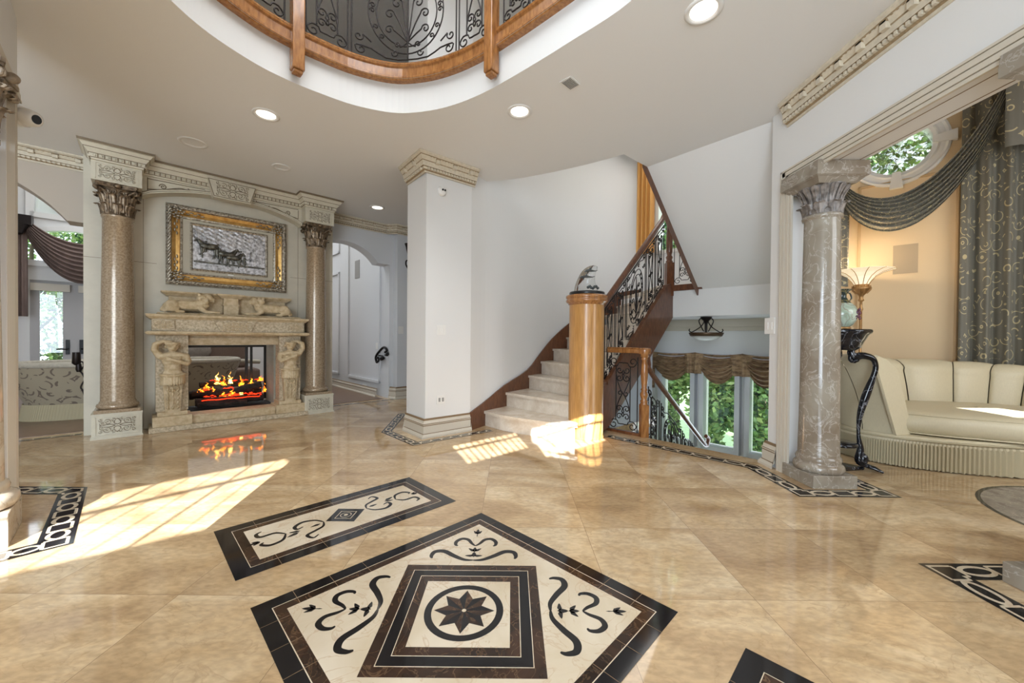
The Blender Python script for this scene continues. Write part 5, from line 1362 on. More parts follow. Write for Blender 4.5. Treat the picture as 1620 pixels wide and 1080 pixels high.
# pedestal with vase
ped = thing('marble_pedestal', 'black veined marble tripod pedestal with curved legs and claw feet', 'pedestal', (2.84, 3.33, 0))
b = MB()
b.lathe([(.10, 1.02), (.13, 1.04), (.15, 1.09), (.18, 1.15), (.20, 1.165), (.205, 1.18), (.20, 1.195), (0, 1.195)], 40); b.build('top', NERO, ped)
b = MB()
b.lathe([(.17, .0), (.18, .015), (.17, .03), (0, .032)], 3, smooth=False, a0=-.35); b.build('base', NERO, ped)
b = MB(); b.lathe([(.12, .20), (.13, .21), (.12, .23), (.0, .232)], 24); b.build('lower_shelf', NERO, ped)
for i in range(3):
    a = -.42+i*2*PI/3
    b = MB(); R_ = lambda r, z: (r*math.cos(a), r*math.sin(a), z)
    b.tube(smooth_path([R_(.09, 1.05), R_(.07, 1.0), R_(.10, .965), R_(.15, .975), R_(.215, .95), R_(.235, .88), R_(.215, .78), R_(.17, .62), R_(.135, .45), R_(.13, .30), R_(.145, .18), R_(.135, .08), R_(.19, .04), R_(.26, .02)], 5),
           [.02+.012*math.sin(PI*min(1, j/22)) if j < 30 else .022+.008*math.sin((j-30)/3) for j in range(66)], 8)
    b.tube([R_(.09+.028*math.cos(t_*.7), .95+.028*math.sin(t_*.7)) for t_ in range(10)], .016, 7)
    for k_ in range(3):
        c = a+(k_-1)*.16; b.tube([(.19*math.cos(a), .19*math.sin(a), .045), (.25*math.cos(c), .25*math.sin(c), .028), (.285*math.cos(c), .285*math.sin(c), .012)], [.018, .014, .008], 6)
    b.ball(R_(.16, .10), (.04, .04, .05), 8)
    b.build('leg', NERO, ped)
vs_ = thing('porcelain_vase', 'pale green porcelain vase painted with birds, with a dark flared neck, on the black pedestal', 'vase', (2.84, 3.33, 1.197))
VASE = marble('painted_celadon_porcelain', (196, 208, 190), (150, 166, 146), (120, 52, 44), .12, 9, 7, .05)
VDK = marble('dark_painted_neck', (60, 74, 70), (34, 40, 40), (170, 150, 90), .15, 14, 9, .04)
b = MB(); b.lathe([(.06, 0), (.066, .006), (.066, .016), (.058, .022)], 32); b.build('foot', BRASS, vs_)
b = MB(); b.lathe([(.055, .02), (.075, .035), (.10, .075), (.112, .12), (.108, .16), (.088, .20), (.066, .225)], 40); b.build('body', VASE, vs_)
b = MB(); b.lathe([(.068, .223), (.045, .25), (.032, .275), (.034, .30), (.05, .325), (.068, .338), (.07, .342), (.06, .343), (.03, .31)], 40); vneck = b.build('neck', VDK, vs_)
for sg in (1, -1):
    b = MB(); b.tube(smooth_path([(sg*.06, 0, .235), (sg*.085, 0, .27), (sg*.07, 0, .31), (sg*.045, 0, .315)], 5), .006, 6); b.build('handle', VDK, vneck)
b = MB()
for i in range(18): b.ball((.055+.02*math.cos(i*1.9), -.094+.006*math.sin(i), .09+.0045*i), (.012, .006, .012), 5)
b.build('painted_bird', mat('plum_blue_glaze', (78, 58, 84), .2, rgb2=(110, 44, 44), scale=40), vs_)

# chaise sofa
sf = thing('chaise_sofa', 'cream silk curved chaise sofa with channelled back and long fringe skirt', 'sofa', (4.27, 3.66, 0), -.20)
def sup(a, A=1.10, B=.66, n=2.6):
    c, s_ = math.cos(a), math.sin(a); return (A*abs(c)**(2/n)*(1 if c > 0 else -1), B*abs(s_)**(2/n)*(1 if s_ > 0 else -1))
def outline(A, B, N=96): return [sup(2*PI*i/N, A, B) for i in range(N)]
b = MB()
for (k0, z0_, k1, z1_) in ((1.0, .20, 1.015, .22), (1.015, .22, 1.01, .262), (1.01, .262, .985, .275)):
    P = outline(1.04*k0, .58*k0); Q = outline(1.04*k1, .58*k1); n = len(P)
    b.add([(x, y, z0_) for x, y in P]+[(x, y, z1_) for x, y in Q], [(i, (i+1) % n, n+(i+1) % n, n+i) for i in range(n)], 0, True)
b.prism(outline(1.03, .57), .19, .274); b.build('frame', LSOFA, sf)
# fringe
b = MB(); P = outline(1.04, .585, 460); n = len(P); vs = []
for j, (z0_, k0) in enumerate(((.252, 1.004), (.20, 1.008), (.10, 1.01), (.012, 1.012))):
    for i, (x, y) in enumerate(P):
        w_ = 1+.009*(1 if i % 2 else -1)*(1 if j else .2); vs.append((x*k0*w_, y*k0*w_*1.0, z0_-(.004*(i % 3) if j == 3 else 0)))
b.add(vs, [(j*n+i, j*n+(i+1) % n, (j+1)*n+(i+1) % n, (j+1)*n+i) for j in range(3) for i in range(n)])
b.build('fringe', FRINGE, sf)['label'] = 'long beige bullion fringe'
b = MB(); b.tube([(x*1.014, y*1.014, .25) for x, y in outline(1.04, .585, 160)], .010, 6, closed=True); b.build('braid', FRINGE, sf)
# seat cushion, kidney-fronted
def cush(a):
    x, y = sup(a, .86, .49, 2.3); 
    if y < 0: y -= .07*math.cos(min(1, abs(x-.15)/.5)*PI/2)
    return (x+.06, y-.075)
b = MB(); N = 72; rows = [(.90, .274), (.975, .285), (1.03, .32), (1.05, .36), (1.045, .40), (1.02, .435), (.97, .462), (.90, .478), (.78, .488), (.5, .495), (.02, .497)]
vs = []
for k_, z_0 in rows:
    for i in range(N): x, y = cush(2*PI*i/N); vs.append(((x-.06)*k_+.06, (y+.075)*k_-.075, z_0))
b.add(vs, [(j*N+i, j*N+(i+1) % N, (j+1)*N+(i+1) % N, (j+1)*N+i) for j in range(len(rows)-1) for i in range(N)], 0, True)
scu = b.build('seat_cushion', LSOFA, sf)
b = MB(); b.tube([((x-.1)*1.0+.1, y, .452) for x, y in [cush(2*PI*i/96) for i in range(96)]], .003, 6, closed=True)
b.tube([((x-.1)*1.0+.1, y, .292) for x, y in [cush(2*PI*i/96) for i in range(96)]], .007, 6, closed=True)
b.build('piping', LSOFA, scu)
A0, A1 = math.radians(222), math.radians(-8)
NCH = 11
for c_ in range(NCH):
    def fn(u, v, c_=c_):
        t_ = (c_+.015+u*.97)/NCH; a = A0+(A1-A0)*t_
        hh = .98-.17*t_**1.3
        if t_ < .07: hh *= 1
        x, y = sup(a, 1.0, .56); L = math.hypot(x, y); nx, ny = x/L, y/L
        puff = math.sin(PI*u)**.55
        # cross section: inner face up, rolled top, outer face down
        if v < .45: q = v/.45; off = -.17-.05*puff+.02*q; z = .30+(hh-.10-.30)*q; off += .05*q*q
        elif v < .75: q = (v-.45)/.30*PI; off = -.035-.085*math.cos(q)-(.05*puff)*(1-q/PI)*.9+.035*math.sin(q); z = hh-.10+(.10+.015*puff)*math.sin(q)
        else: q = (v-.75)/.25; off = .05-.05*q; z = hh-.10-(hh-.10-.22)*q
        fl = .26*max(0, 1-t_/.3)*max(0, (z-.30)/.63)**2; off += fl
        return (x+nx*off, y+ny*off, z)
    b = MB(); b.grid(fn, 12, 30); b.build('back_channel', LSOFA, sf)
for a in (A0, A1):
    x, y = sup(a, 1.0, .56); L = math.hypot(x, y); nx, ny = x/L, y/L; h_ = .98 if a == A0 else .81
    pts = [(-.19, .26), (-.18, h_-.12), (-.12, h_-.03), (-.035, h_), (.05, h_-.03), (.06, h_-.1), (.02, .26)]
    b = MB(); tx_, ty_ = -ny, nx
    if a == A0: pts = [(o+.26*max(0, (z-.30)/.63)**2, z) for o, z in pts]
    vs = [(x+nx*o, y+ny*o, z) for o, z in pts]
    vs2 = [(x+nx*o*.97+tx_*(.025 if a == A0 else -.025), y+ny*o*.9+ty_*(.025 if a == A0 else -.025), z*.985) for o, z in pts]
    k = len(pts); b.add(vs+vs2, [tuple(range(k)), tuple(range(k, 2*k))]+[(i, (i+1) % k, k+(i+1) % k, k+i) for i in range(k)]); b.build('arm_front', LSOFA, sf)

# drapery on the right
cr_ = thing('tall_drape', 'tall grey-green scroll damask curtain hanging behind the sofa', 'curtain', (0, 0, 0))
xs0, xs1 = 4.50, 5.5
cc0, cc1 = (4.90, 4.24), (5.62, 3.52)
def drape_panel(a, b_, z0, z1, folds, amp, name, m, parent, uvs=(3, 8), nrm=None, pinch=0.0):
    A, B = Vector(a), Vector(b_); d = (B-A); nn = Vector((d.y, -d.x)).normalized()
    def fn(u, v):
        uu = .5+(u-.5)*(1-pinch*v**3)
        p = A+d*uu; o = amp*(math.sin(u*folds*2*PI)+.35*math.sin(u*folds*4.3*PI+1+v))*(1-.5*v)
        return (p.x+nn.x*o, p.y+nn.y*o, z0+(z1-z0)*v)
    b = MB(); b.grid(fn, folds*14, 20, uv=True); return b.build(name, m, parent, uvs)
drape_panel(cc0, cc1, .02, 3.95, 7, .05, 'curtain_panel', DRAPE, cr_, (2.2, 5))
def swag(A, B, drop, label, m, parent, nfold=9, thick=.45, out=.18, onrm=(0, -1), top_drop=.12, uvs=(3, 2), name='swag', skew=0, bunch=.26):
    A, B = Vector(A), Vector(B); nn = Vector((onrm[0], onrm[1], 0)).normalized()
    def fn(u, v):
        p = A.lerp(B, u); s_ = (4*u*(1-u))**.85; sk = u+skew*u*(1-u)
        dz = s_*(top_drop+(drop-top_drop)*v)
        bun = 1-s_; p = A.lerp(B, sk)
        fo = math.sin(v*nfold*2*PI)*.028*(.4+.6*s_)+math.sin(PI*v)*out*(.3+.7*s_)
        return (p.x+nn.x*fo, p.y+nn.y*fo, p.z-dz-(v-.5)*bunch*bun)
    b = MB(); b.grid(fn, 48, nfold*10, uv=True); o = b.build(name, m, parent, uvs); return o
s2t = thing('swag_valance', 'large swagged grey-green damask valance sweeping down from the curtain to the column', 'curtain', (0, 0, 0))
L_ = aty(1330, 300, 4.6); R_1 = aty(1600, 128, 3.85)
swag(tuple(L_), tuple(R_1), .90, '', DRAPE, s2t, 8, .5, .12, (-.5, -.85), .50, (4, 2))
drape_panel((L_.x-.10, L_.y), (L_.x+.16, L_.y+.05), 1.75, L_.z+.05, 3, .03, 'tail', DRAPE, s2t, (.6, 2))
drape_panel((R_1.x-.12, R_1.y-.05), (R_1.x+.55, R_1.y-.6), 3.0, R_1.z+.35, 4, .04, 'gather', DRAPE, s2t, (1, 1))

# ------------------------------------------------------------------ living room seen on the left
def lp(s_, q, z=0): x, y = fpw(s_, q); return Vector((x, y, z))
for i, (sa, lab, cat) in enumerate(((dl-4.6, 'left', ''), (dr-4.6, 'right', ''))):
    d_ = MB(); d_.M = line_m(fpw(sa, LQ-.03), fpw(sa+1, LQ-.03))
    gl = ls(62, 500)[0]-(dl-4.6); gr = ls(99, 500)[0]-(dl-4.6)
    if i: gl, gr = dw-gr, dw-gl
    d_.vprism([(0, 0), (dw, 0), (dw, dtop), (0, dtop)], 0, .06, 0, [rect(gl, gr, .28, gtop)])
    dobj = struct(d_.build('door_%d' % (i+1), mat('door_grey_white', (176, 173, 172), .5)))
    h_ = MB(); hx = dw-.09 if i == 0 else .09
    h_.M = line_m(fpw(sa, LQ-.03), fpw(sa+1, LQ-.03)); h_.box(hx-.028, hx+.028, -.02, 0, .70, .98); h_.tube([(hx, -.03, .8), (hx, -.09, .8), (hx+(-.14 if i == 0 else .14), -.09, .8)], .014, 6)
    ho = h_.build('door_handle', IRONB, dobj)
    g = MB(); g.M = line_m(fpw(sa, LQ-.05), fpw(sa+1, LQ-.05)); g.box(gl, gr, 0, .006, .28, gtop); g.build('pane', GLASS, dobj)
    r_ = MB(); r_.M = line_m(fpw(sa, LQ+.02), fpw(sa+1, LQ+.02)); r_.box(gl-.1, gr+.1, -.05, 0, gtop-.02, gtop+.12); r_.build('blind_box', TRIM, dobj)
def arch_pts(c, rx, rz, n=16): return [(c[0]+rx*math.cos(PI-PI*i/n), c[1]+rz*math.sin(PI-PI*i/n)) for i in range(n+1)]
b = MB(); b.M = line_m(LA, fpw(3.6, LQ))
P = arch_pts(trc, .95, .8); Q = arch_pts(trc, .86, .71)
b.vprism(P+[(trc[0]+.86, trc[1]+.09), ]+Q[::-1][1:-1]+[(trc[0]-.86, trc[1]+.09), ], -.02, .12)
b.box(trc[0]-.95, trc[0]+.95, -.02, .12, trc[1]-.02, trc[1]+.09)
b.box(hole_up[0][0]-.05, hole_up[1][0]+.05, -.03, .1, hole_up[0][1]-.10, hole_up[0][1]); b.box(hole_up[0][0]-.1, hole_up[0][0], -.03, .1, hole_up[0][1]-.1, hole_up[2][1])
b.box((hole_up[0][0]+hole_up[1][0])/2-.02, (hole_up[0][0]+hole_up[1][0])/2+.02, .0, .1, hole_up[0][1], hole_up[2][1])
struct(b.build('window_4', WHITEP))
b = MB(); b.M = line_m(LA, fpw(3.6, LQ)); b.box(hole_up[0][0], hole_up[1][0], .12, .14, hole_up[0][1], hole_up[2][1])
tag(b.build('sheer_curtain', mat('white_sheer', (238, 238, 236), .8, trans=.5)), 'white sheer curtain in the high window seen through the left arch', 'curtain')
sw_ = thing('mauve_swag_curtain', 'mauve-brown swagged curtain over the french doors seen through the left arch', 'curtain', (0, 0, 0))
qa = LQ+.35; a_ = fs(38, 352, qa); c_2 = fs(131, 445, qa)
wS = (c_2[0]-a_[0])*2
P0 = lp(a_[0], qa, a_[1]); P1 = lp(a_[0]+wS, qa, a_[1])
swag(tuple(P0), tuple(P1), a_[1]-c_2[1]+.05, '', SWAGB, sw_, 9, .5, .10, (FN.x, FN.y), (a_[1]-fs(131, 386, qa)[1]), (1, 1))
ta = fs(24, 400, qa); tb = fs(44, 400, qa)
drape_panel(fpw(ta[0]-.2, qa), fpw(tb[0], qa), fs(30, 500, qa)[1], a_[1]+.02, 4, .04, 'side_tail', SWAGB, sw_)
b = MB(); b.M = line_m(fpw(0, qa), fpw(1, qa)); b.box(a_[0]-.25, a_[0]+.10, -.14, .1, a_[1]-.05, a_[1]+.12); b.tube([(a_[0]-.05, -.05, a_[1]-.05), (a_[0]-.05, -.1, a_[1]-.22)], [.12, .05], 8)
b.build('bracket', IRON, sw_)['label'] = 'dark carved curtain bracket'
# patterned sofa
ls_ = thing('patterned_sofa', 'taupe floral patterned sofa with fringe skirt seen through the left arch', 'sofa', (*fpw(.35, -2.0), 0), FANG)
sfl = fs(42, 640, -1.45)[0]-.35
def bo(a, k=1.0): return (1.15*k*abs(math.cos(a))**.8*(1 if math.cos(a) > 0 else -1), -.0+.52*k*abs(math.sin(a))**.8*(1 if math.sin(a) > 0 else -1))
def fn(u, v): a = 2*PI*u; k = .90+.14*v; x, y = bo(a, k); return (x*1.02-.0, y, .19+.50*v+.06*math.sin(PI*v)*0)
b = MB(); b.grid(fn, 64, 8, uv=True); b.build('upholstered_body', DAMASK, ls_, (9, 1.1))
b = MB(); b.tube([(*[c*1.03 for c in bo(2*PI*i/64)], .70) for i in range(64)], .035, 8, closed=True); b.prism([tuple(c*1.0 for c in bo(2*PI*i/64)) for i in range(64)], .64, .70); b.build('top_edge', mat('pale_brocade', (186, 178, 162), .8, noise=.2), ls_)
b = MB(); vs = []; n = 360
for z0_, kk in ((.20, .93), (.0, .96)):
    for i in range(n): x, y = bo(2*PI*i/n, kk*(1+.004*(i % 2))); vs.append((x, y, z0_+.005))
b.add(vs, [(i, (i+1) % n, n+(i+1) % n, n+i) for i in range(n)]); b.build('fringe', FRINGE, ls_)
ist = thing('iron_candle_stand', 'dark wrought iron candle stand with scrolls beside the patterned sofa', 'candle stand')
def iw(px, py): s0, z0 = fs(px, py, -1.25); return lp(s0, -1.25, z0)
b = MB(); b.tube([iw(121, 557), iw(121, 574), iw(122, 577)], [.035, .04, .02], 10); b.tube([iw(124, 575), iw(125, 584), iw(125, 588)], [.022, .03, .02], 10)
b.tube(smooth_path([iw(126, 586), iw(131, 592), iw(134, 600), iw(130, 607), iw(128, 613), iw(132, 620), iw(138, 640)], 5), .009, 6)
b.tube(smooth_path([iw(124, 574), iw(130, 572), iw(133, 578), iw(129, 583), iw(126, 580)], 5), .008, 6)
b.build('scroll_stem', IRON, ist)
# sofa seen through the fire
tsf = thing('brown_sofa', 'brown sofa with a pale pillow seen through the fireplace', 'sofa', (*fpw(1.15, -3.4), 0), FANG)
b = MB(); b.box(-.9, .9, -.4, .4, .12, .45); b.box(-.75, .75, .1, .42, .45, 1.25); bevel(b.build('frame', MULB, tsf), .05, 4)
b = MB(); b.ball((-.1, .0, .80), (.28, .09, .19), 12); b.build('pillow', mat('pale_pillow', (150, 140, 130), .8, noise=.2), tsf)
b = MB(); b.tube(smooth_path([(-.9, -.3, .62), (-.5, -.45, .66), (.2, -.5, .64), (.9, -.3, .58)], 6), .04, 8); b.build('throw', LINEN, tsf)
# side table lamp peeking right of the fireplace wall, panel mouldings, hall pieces
Mh = line_m(fpw(3.56, LQ), fpw(3.56, -.85))
def on_h(px, py): return on(fpw(3.56, LQ), fpw(3.56, -.85), px, py)
b = MB(); b.M = Mh
def hm(u0, u1, z0, z1):
    for a in ((u0, u1, z0, z0+.045), (u0, u1, z1-.045, z1), (u0, u0+.045, z0, z1), (u1-.045, u1, z0, z1)): b.box(a[0], a[1], -.03, 0, a[2], a[3]); 
h1_, h2_ = on_h(551, 595), on_h(602, 606)
hm(h1_[0], h2_[0], on_h(602, 606)[1], 3.3)
h3, h4 = on_h(538, 430), on_h(538, 592)
hm(h3[0]-.9, h3[0], h4[1], h3[1]); hm(h3[0]-.9, h3[0], on_h(538, 400)[1], on_h(538, 400)[1]+.6)
struct(b.build('trim_12', PANEL))
def plate(px0, py0, px1, py1, onf, M, name, label, cat, sg=-1, d=.008, m=WHITEP, det=2):
    a, c = onf(px0, py0), onf(px1, py1); u0, u1 = sorted((a[0], c[0])); z0, z1 = sorted((a[1], c[1]))
    b = MB(); b.M = M; b.box(u0, u1, min(0, sg*d), max(0, sg*d), z0, z1)
    t = thing(name, label, cat)
    o = b.build('plate', m, t); bevel(o, .002)
    for k in range(det):
        b = MB(); b.M = M; w = (u1-u0)/(det*2+1) if det > 1 else (u1-u0)/3
        x0 = u0+w*(2*k+1) if det > 1 else u0+w
        b.box(x0, x0+w, min(sg*d, sg*(d+.005)), max(sg*d, sg*(d+.005)), z0+(z1-z0)*.28, z1-(z1-z0)*.28)
        b.build('rocker' if 'switch' in name else 'socket', m if 'switch' in name else GREYP, o)
    return t
plate(562, 413, 569, 439, on_h, Mh, 'wall_speaker', 'slim white wall speaker inside the panelled hall wall', 'speaker', det=0, m=GREYP)
plate(595, 542, 600, 552, on_h, Mh, 'light_switch', 'small white switch on the panelled wall left of the iron handrail', 'switch', det=1)
plate(574, 607, 580, 615, on_h, Mh, 'wall_outlet', 'small white outlet under the wall panel beyond the right arch', 'outlet', det=1)
a = fpw(3.62, -.46); c = fpw(6, -.46); on_f = lambda px, py: on(a, c, px, py); Mf = line_m(a, c)
plate(630, 516, 638, 528, on_f, Mf, 'light_switch', 'white switch plate on the narrow wall left of the pier', 'switch', det=1)
# pier plates
pa, pb = (-.94, 4.19), (-.49, 4.56); on_q = lambda px, py: on(pa, pb, px, py); Mq = line_m(pa, pb)
plate(690, 513.5, 704.5, 530, on_q, Mq, 'light_switch', 'wide white switch plate at eye height on the pier', 'switch', det=3)
plate(690.5, 625.5, 704, 638, on_q, Mq, 'wall_outlet', 'white double outlet low on the pier', 'outlet', det=2)
plate(1211, 503, 1226, 528, lambda px, py: on((XR, 3.41), (XR, .5), px, py), Matrix(((0, 1, 0, XR), (-1, 0, 0, 3.41), (0, 0, 1, 0), (0, 0, 0, 1))), 'light_switch', 'white keypad switch on the right wall edge beside the casing', 'switch', det=2)
# iron hand rail on the panelled wall
hr = thing('iron_grab_rail', 'short black wrought iron handrail with scrolls on the wall beyond the right arch', 'handrail')
def hw(px, py, o=.06):
    u, z = on_h(px, py); M = Mh; p = M @ Vector((u, -o, z)); return p
b = MB(); b.tube(smooth_path([hw(601, 573), hw(599.5, 565), hw(603, 558), hw(610, 550.5), hw(614, 549.5), hw(617, 554), hw(614.5, 557)], 5), .022, 7)
b.tube(smooth_path([hw(601, 573), hw(604, 570), hw(603, 565), hw(600.5, 567)], 4), .018, 6)
b.tube(smooth_path([hw(604, 562), hw(610, 563), hw(612, 567), hw(607.5, 569), hw(607, 565)], 5), .014, 6); b.tube(smooth_path([hw(614, 556), hw(619, 558), hw(618, 562), hw(614, 561)], 5), .014, 6)
for p in ((610, 566), (618, 560)): 
    b.ball(hw(*p), .03, 7)
b.tube([hw(610, 566), hw(610, 566, 0)], .012, 5); b.build('scrolled_bar', IRONB, hr)
# table lamp
tlp = lp(2.93, -3.2); 
tb = thing('table_lamp', 'brown shaded table lamp peeking out right of the fireplace wall', 'lamp', (tlp.x, tlp.y, 0))
b = MB(); b.lathe([(.24, 1.13), (.14, 1.52)], 24); b.build('shade', mat('brown_lamp_shade', (168, 116, 80), .7, emit=(200, 120, 70), es=.15), tb)
b = MB(); b.lathe([(.08, .72), (.05, .76), (.07, .85), (.03, 1.0), (.02, 1.14)], 16); b.build('base', IRON, tb)
stb = thing('side_table', 'round dark side table under the lamp beyond the fireplace wall', 'table', (tlp.x, tlp.y, 0))
b = MB(); b.lathe([(.28, .68), (.29, .70), (.28, .72), (0, .72)], 24); b.build('tabletop', OAKD, stb)
b = MB(); b.lathe([(.16, 0), (.14, .03), (.04, .08), (.05, .3), (.03, .6), (.08, .68)], 16); b.build('pedestal_leg', OAKD, stb)
# wall sconce on the narrow hall wall
sc = thing('wall_sconce', 'dark iron wall sconce half hidden behind the pier', 'wall lamp')
def hf(px, py, o=.10): u, z = on_f(px, py); return Mf @ Vector((u, -o, z))
b = MB(); b.tube([hf(642, 387), hf(642, 392), hf(643, 405), hf(645, 415)], [.07, .05, .03, .02], 10); b.tube(smooth_path([hf(645, 415), hf(639, 413), hf(638, 420), hf(643, 428), hf(646, 424)], 5), .012, 6); b.tube([hf(645, 420), hf(645, 420, 0)], .015, 6)
b.build('torch_cup', IRON, sc)

# ------------------------------------------------------------------ ceiling fixtures and cameras
def ceil_light(px, py, label, on_=True, r=.085, cat='recessed light', grp=None, name='recessed_light'):
    p = cp(px, py); t = thing(name, label, cat, (p[0], p[1], HC))
    b = MB(); b.lathe([(r+.022, -.001), (r+.02, -.008), (r, -.010), (r-.006, -.004), (r-.012, -.001)], 32, caps=False); b.build('trim_ring', WHITEP, t)
    b = MB(); b.lathe([(r-.012, -.0015), (0, -.0015)], 32, smooth=False, caps=False) if not on_ else b.lathe([(r-.010, -.002), (r-.03, -.0035), (0, -.0035)], 32)
    b.build('lens' if on_ else 'grille', LAMPE if on_ else CEIL, t)
    if on_:
        l = bpy.data.lights.new('downlight', 'SPOT'); l.energy = 9; l.spot_size = 2.0; l.spot_blend = .9; l.shadow_soft_size = .06; l.color = (1, .95, .87)
        o = bpy.data.objects.new('downlight', l); COL.objects.link(o); o.location = (p[0], p[1], HC-.03)
    return t
ceil_light(1113, 16, 'large lit recessed ceiling light, the nearest one at the top right')
ceil_light(822, 176, 'lit recessed ceiling light right of the oval opening, above the stair')
ceil_light(421, 181, 'lit recessed ceiling light left of the oval opening')
ceil_light(597, 328, 'small lit recessed ceiling light deep in the hall before the right arch')
ceil_light(305, 225, 'unlit round ceiling speaker above the left bronze column', False, .10, 'ceiling speaker', name='ceiling_speaker')
ceil_light(445, 264, 'unlit round ceiling speaker above the keystone, right of centre', False, .075, 'ceiling speaker', name='ceiling_speaker')
p = cp(902, 131); vt = thing('ceiling_vent', 'small square white ceiling vent between oval opening and crown moulding', 'vent', (p[0], p[1], HC), PI/4)
b = MB(); b.box(-.065, .065, -.05, .05, -.006, -.0005); b.build('frame', WHITEP, vt)
b = MB()
for i in range(7): b.box(-.055, .055, -.040+i*.012, -.034+i*.012, -.010, -.006)
b.build('louvre', GREYP, vt)
cam_t = thing('security_camera', 'white bullet security camera on the left wall edge beside the capital', 'security camera')
p0 = aty(36, 184, 2.36); d_ = Vector((.93, .05, -.20)).normalized()
b = MB(); b.tube([p0+Vector((-.03, .0, .0)), p0+Vector((.0, 0, 0))], .06, 20); b.build('mount', WHITEP, cam_t)
b = MB(); b.tube([p0-d_*.00, p0+d_*.03, p0+d_*.075, p0+d_*.08], [.048, .052, .042, .032], 24); b.build('housing', WHITEP, cam_t)
b = MB(); b.tube([p0+d_*.081, p0+d_*.083], .026, 20); b.build('lens', BLKP, cam_t)
cam_d = thing('dome_camera', 'small white round camera with two dark lenses high on the pier', 'security camera')
u_, z_d = on_q(698, 303); c0 = Mq @ Vector((u_, -.005, z_d)); nq = (Mq.to_3x3() @ Vector((0, -1, 0)))
b = MB(); b.tube([c0, c0+nq*.02, c0+nq*.035, c0+nq*.04], [.052, .052, .04, .0], 24); b.build('housing', WHITEP, cam_d)
for s_ in (-.004, .024):
    b = MB(); tq = (Mq.to_3x3() @ Vector((1, 0, 0))); c1 = c0+nq*.032+tq*s_+Vector((0, 0, .008)); b.tube([c1, c1+nq*.012], .011, 12); b.build('lens', BLKP, cam_d)

# ------------------------------------------------------------------ lower level: windows, valance, lamp
Mw = line_m(SA, (1.6, 7.85))
b = MB(); b.M = Mw
for h in lw:
    u0_, u1_, v0_, v1_ = h[0][0], h[1][0], h[0][1], h[2][1]
    for a in ((u0_-.04, u0_+.03, v0_-.05, v1_+.05), (u1_-.03, u1_+.04, v0_-.05, v1_+.05), (u0_, u1_, v0_-.05, v0_+.03), (u0_, u1_, v1_-.03, v1_+.05)): b.box(a[0], a[1], 0, .14, a[2], a[3])
struct(b.build('window_5', mat('window_frame_white', (214, 216, 222), .4)))
for i, h in enumerate(lw):
    b = MB(); b.M = Mw; b.box(h[0][0], h[1][0], -.10, -.094, h[0][1], h[2][1]); struct(b.build('window_%d' % (i+6), GLASS))
b = MB(); b.M = Mw
u0_, u1_ = uw0-.5, uw1
for a in ((u0_, u0_+.06, 2.60, 4.1), (u1_-.06, u1_, 2.60, 4.1), (u0_, u1_, 2.60, 2.66), (u0_, u1_, 4.04, 4.1), ((u0_+u1_)/2-.03, (u0_+u1_)/2+.03, 2.60, 4.1)): b.box(a[0], a[1], -.15, .03, a[2], a[3])
struct(b.build('window_9', WHITEP))
b = MB(); b.M = Mw; b.box(-.2, 3.4, .0, .10, 1.30, 1.42); b.box(-.2, 3.4, 0, .05, 1.24, 1.30); struct(b.build('trim_13', TRIM))
vb = thing('plaid_valance', 'bronze plaid swagged valance above the lower level windows', 'valance')
zt_, zb_ = .86, .30
edges = [1033, 1104, 1178, 1252]
inn = Vector((-.7071, -.7071, 0))
for i in range(3):
    ua, ub = su(edges[i], 600)[0], su(edges[i+1], 600)[0]
    A = Mw @ Vector((ua, .14, zt_)); B = Mw @ Vector((ub, .14, zt_))
    swag(tuple(A), tuple(B), .46, '', VALAN, vb, 7, .4, .07, (inn.x, inn.y), .0, (1, 1), bunch=.06)
for x in edges[:3]:
    uc = su(x, 600)[0]; A = Mw @ Vector((uc-.12, .20, 0)); B = Mw @ Vector((uc+.12, .20, 0))
    drape_panel((A.x, A.y), (B.x, B.y), .55 if x > 1040 else .25, zt_+.01, 2, .03, 'jabot', VALAN, vb, pinch=-.3)
hl = thing('semi_flush_lamp', 'dark iron scroll ceiling lamp with frosted bowl over the lower level', 'ceiling lamp')
hc = aty(1117, 520, 5.35); hc = Vector((hc.x, 5.35, 0)); hl.location = (hc.x, hc.y, 0)
zc = 1.1-(536-530)*-1*5.35/610
zt2 = 1.41
b = MB(); b.lathe([(.075, zt2), (.07, zt2-.02), (.03, zt2-.06), (.018, zt2-.10), (.016, zt2-.22)], 20)
b.build('stem', IRON, hl)
for sg in (1, -1):
    b = MB(); b.tube([(sg*x, -.0, z) for x, z in [(p.x, p.y) for p in smooth_path([(.03, zt2-.20, 0), (.06, zt2-.15, 0), (.10, zt2-.06, 0), (.07, zt2-.02, 0), (.03, zt2-.06, 0), (.07, zt2-.13, 0), (.14, zt2-.18, 0), (.20, zt2-.21, 0), (.235, zt2-.19, 0), (.225, zt2-.165, 0)], 5)]], .007, 6)
    b.build('scroll_arm', IRON, hl)
b = MB(); b.lathe([(.215, zt2-.215), (.22, zt2-.225), (.20, zt2-.265), (.185, zt2-.27)], 32); b.build('rim', mat('bronze_rim', (86, 66, 48), .4, metal=.5), hl)
b = MB(); b.lathe([(.185, zt2-.268), (.15, zt2-.30), (.09, zt2-.325), (0, zt2-.335)], 32); b.build('bowl', mat('frosted_glass_bowl', (170, 168, 160), .4), hl)
# gold curtain in the stair window
gc = thing('gold_curtain', 'gold silk curtain in the landing window above the handrail', 'curtain')
ga, gb = Mw @ Vector((su(1016, 400)[0], .22, 0)), Mw @ Vector((su(1043, 400)[0], .22, 0))
drape_panel((ga.x, ga.y), (gb.x, gb.y), 2.60, 4.25, 4, .04, 'curtain_panel', GOLDC, gc)

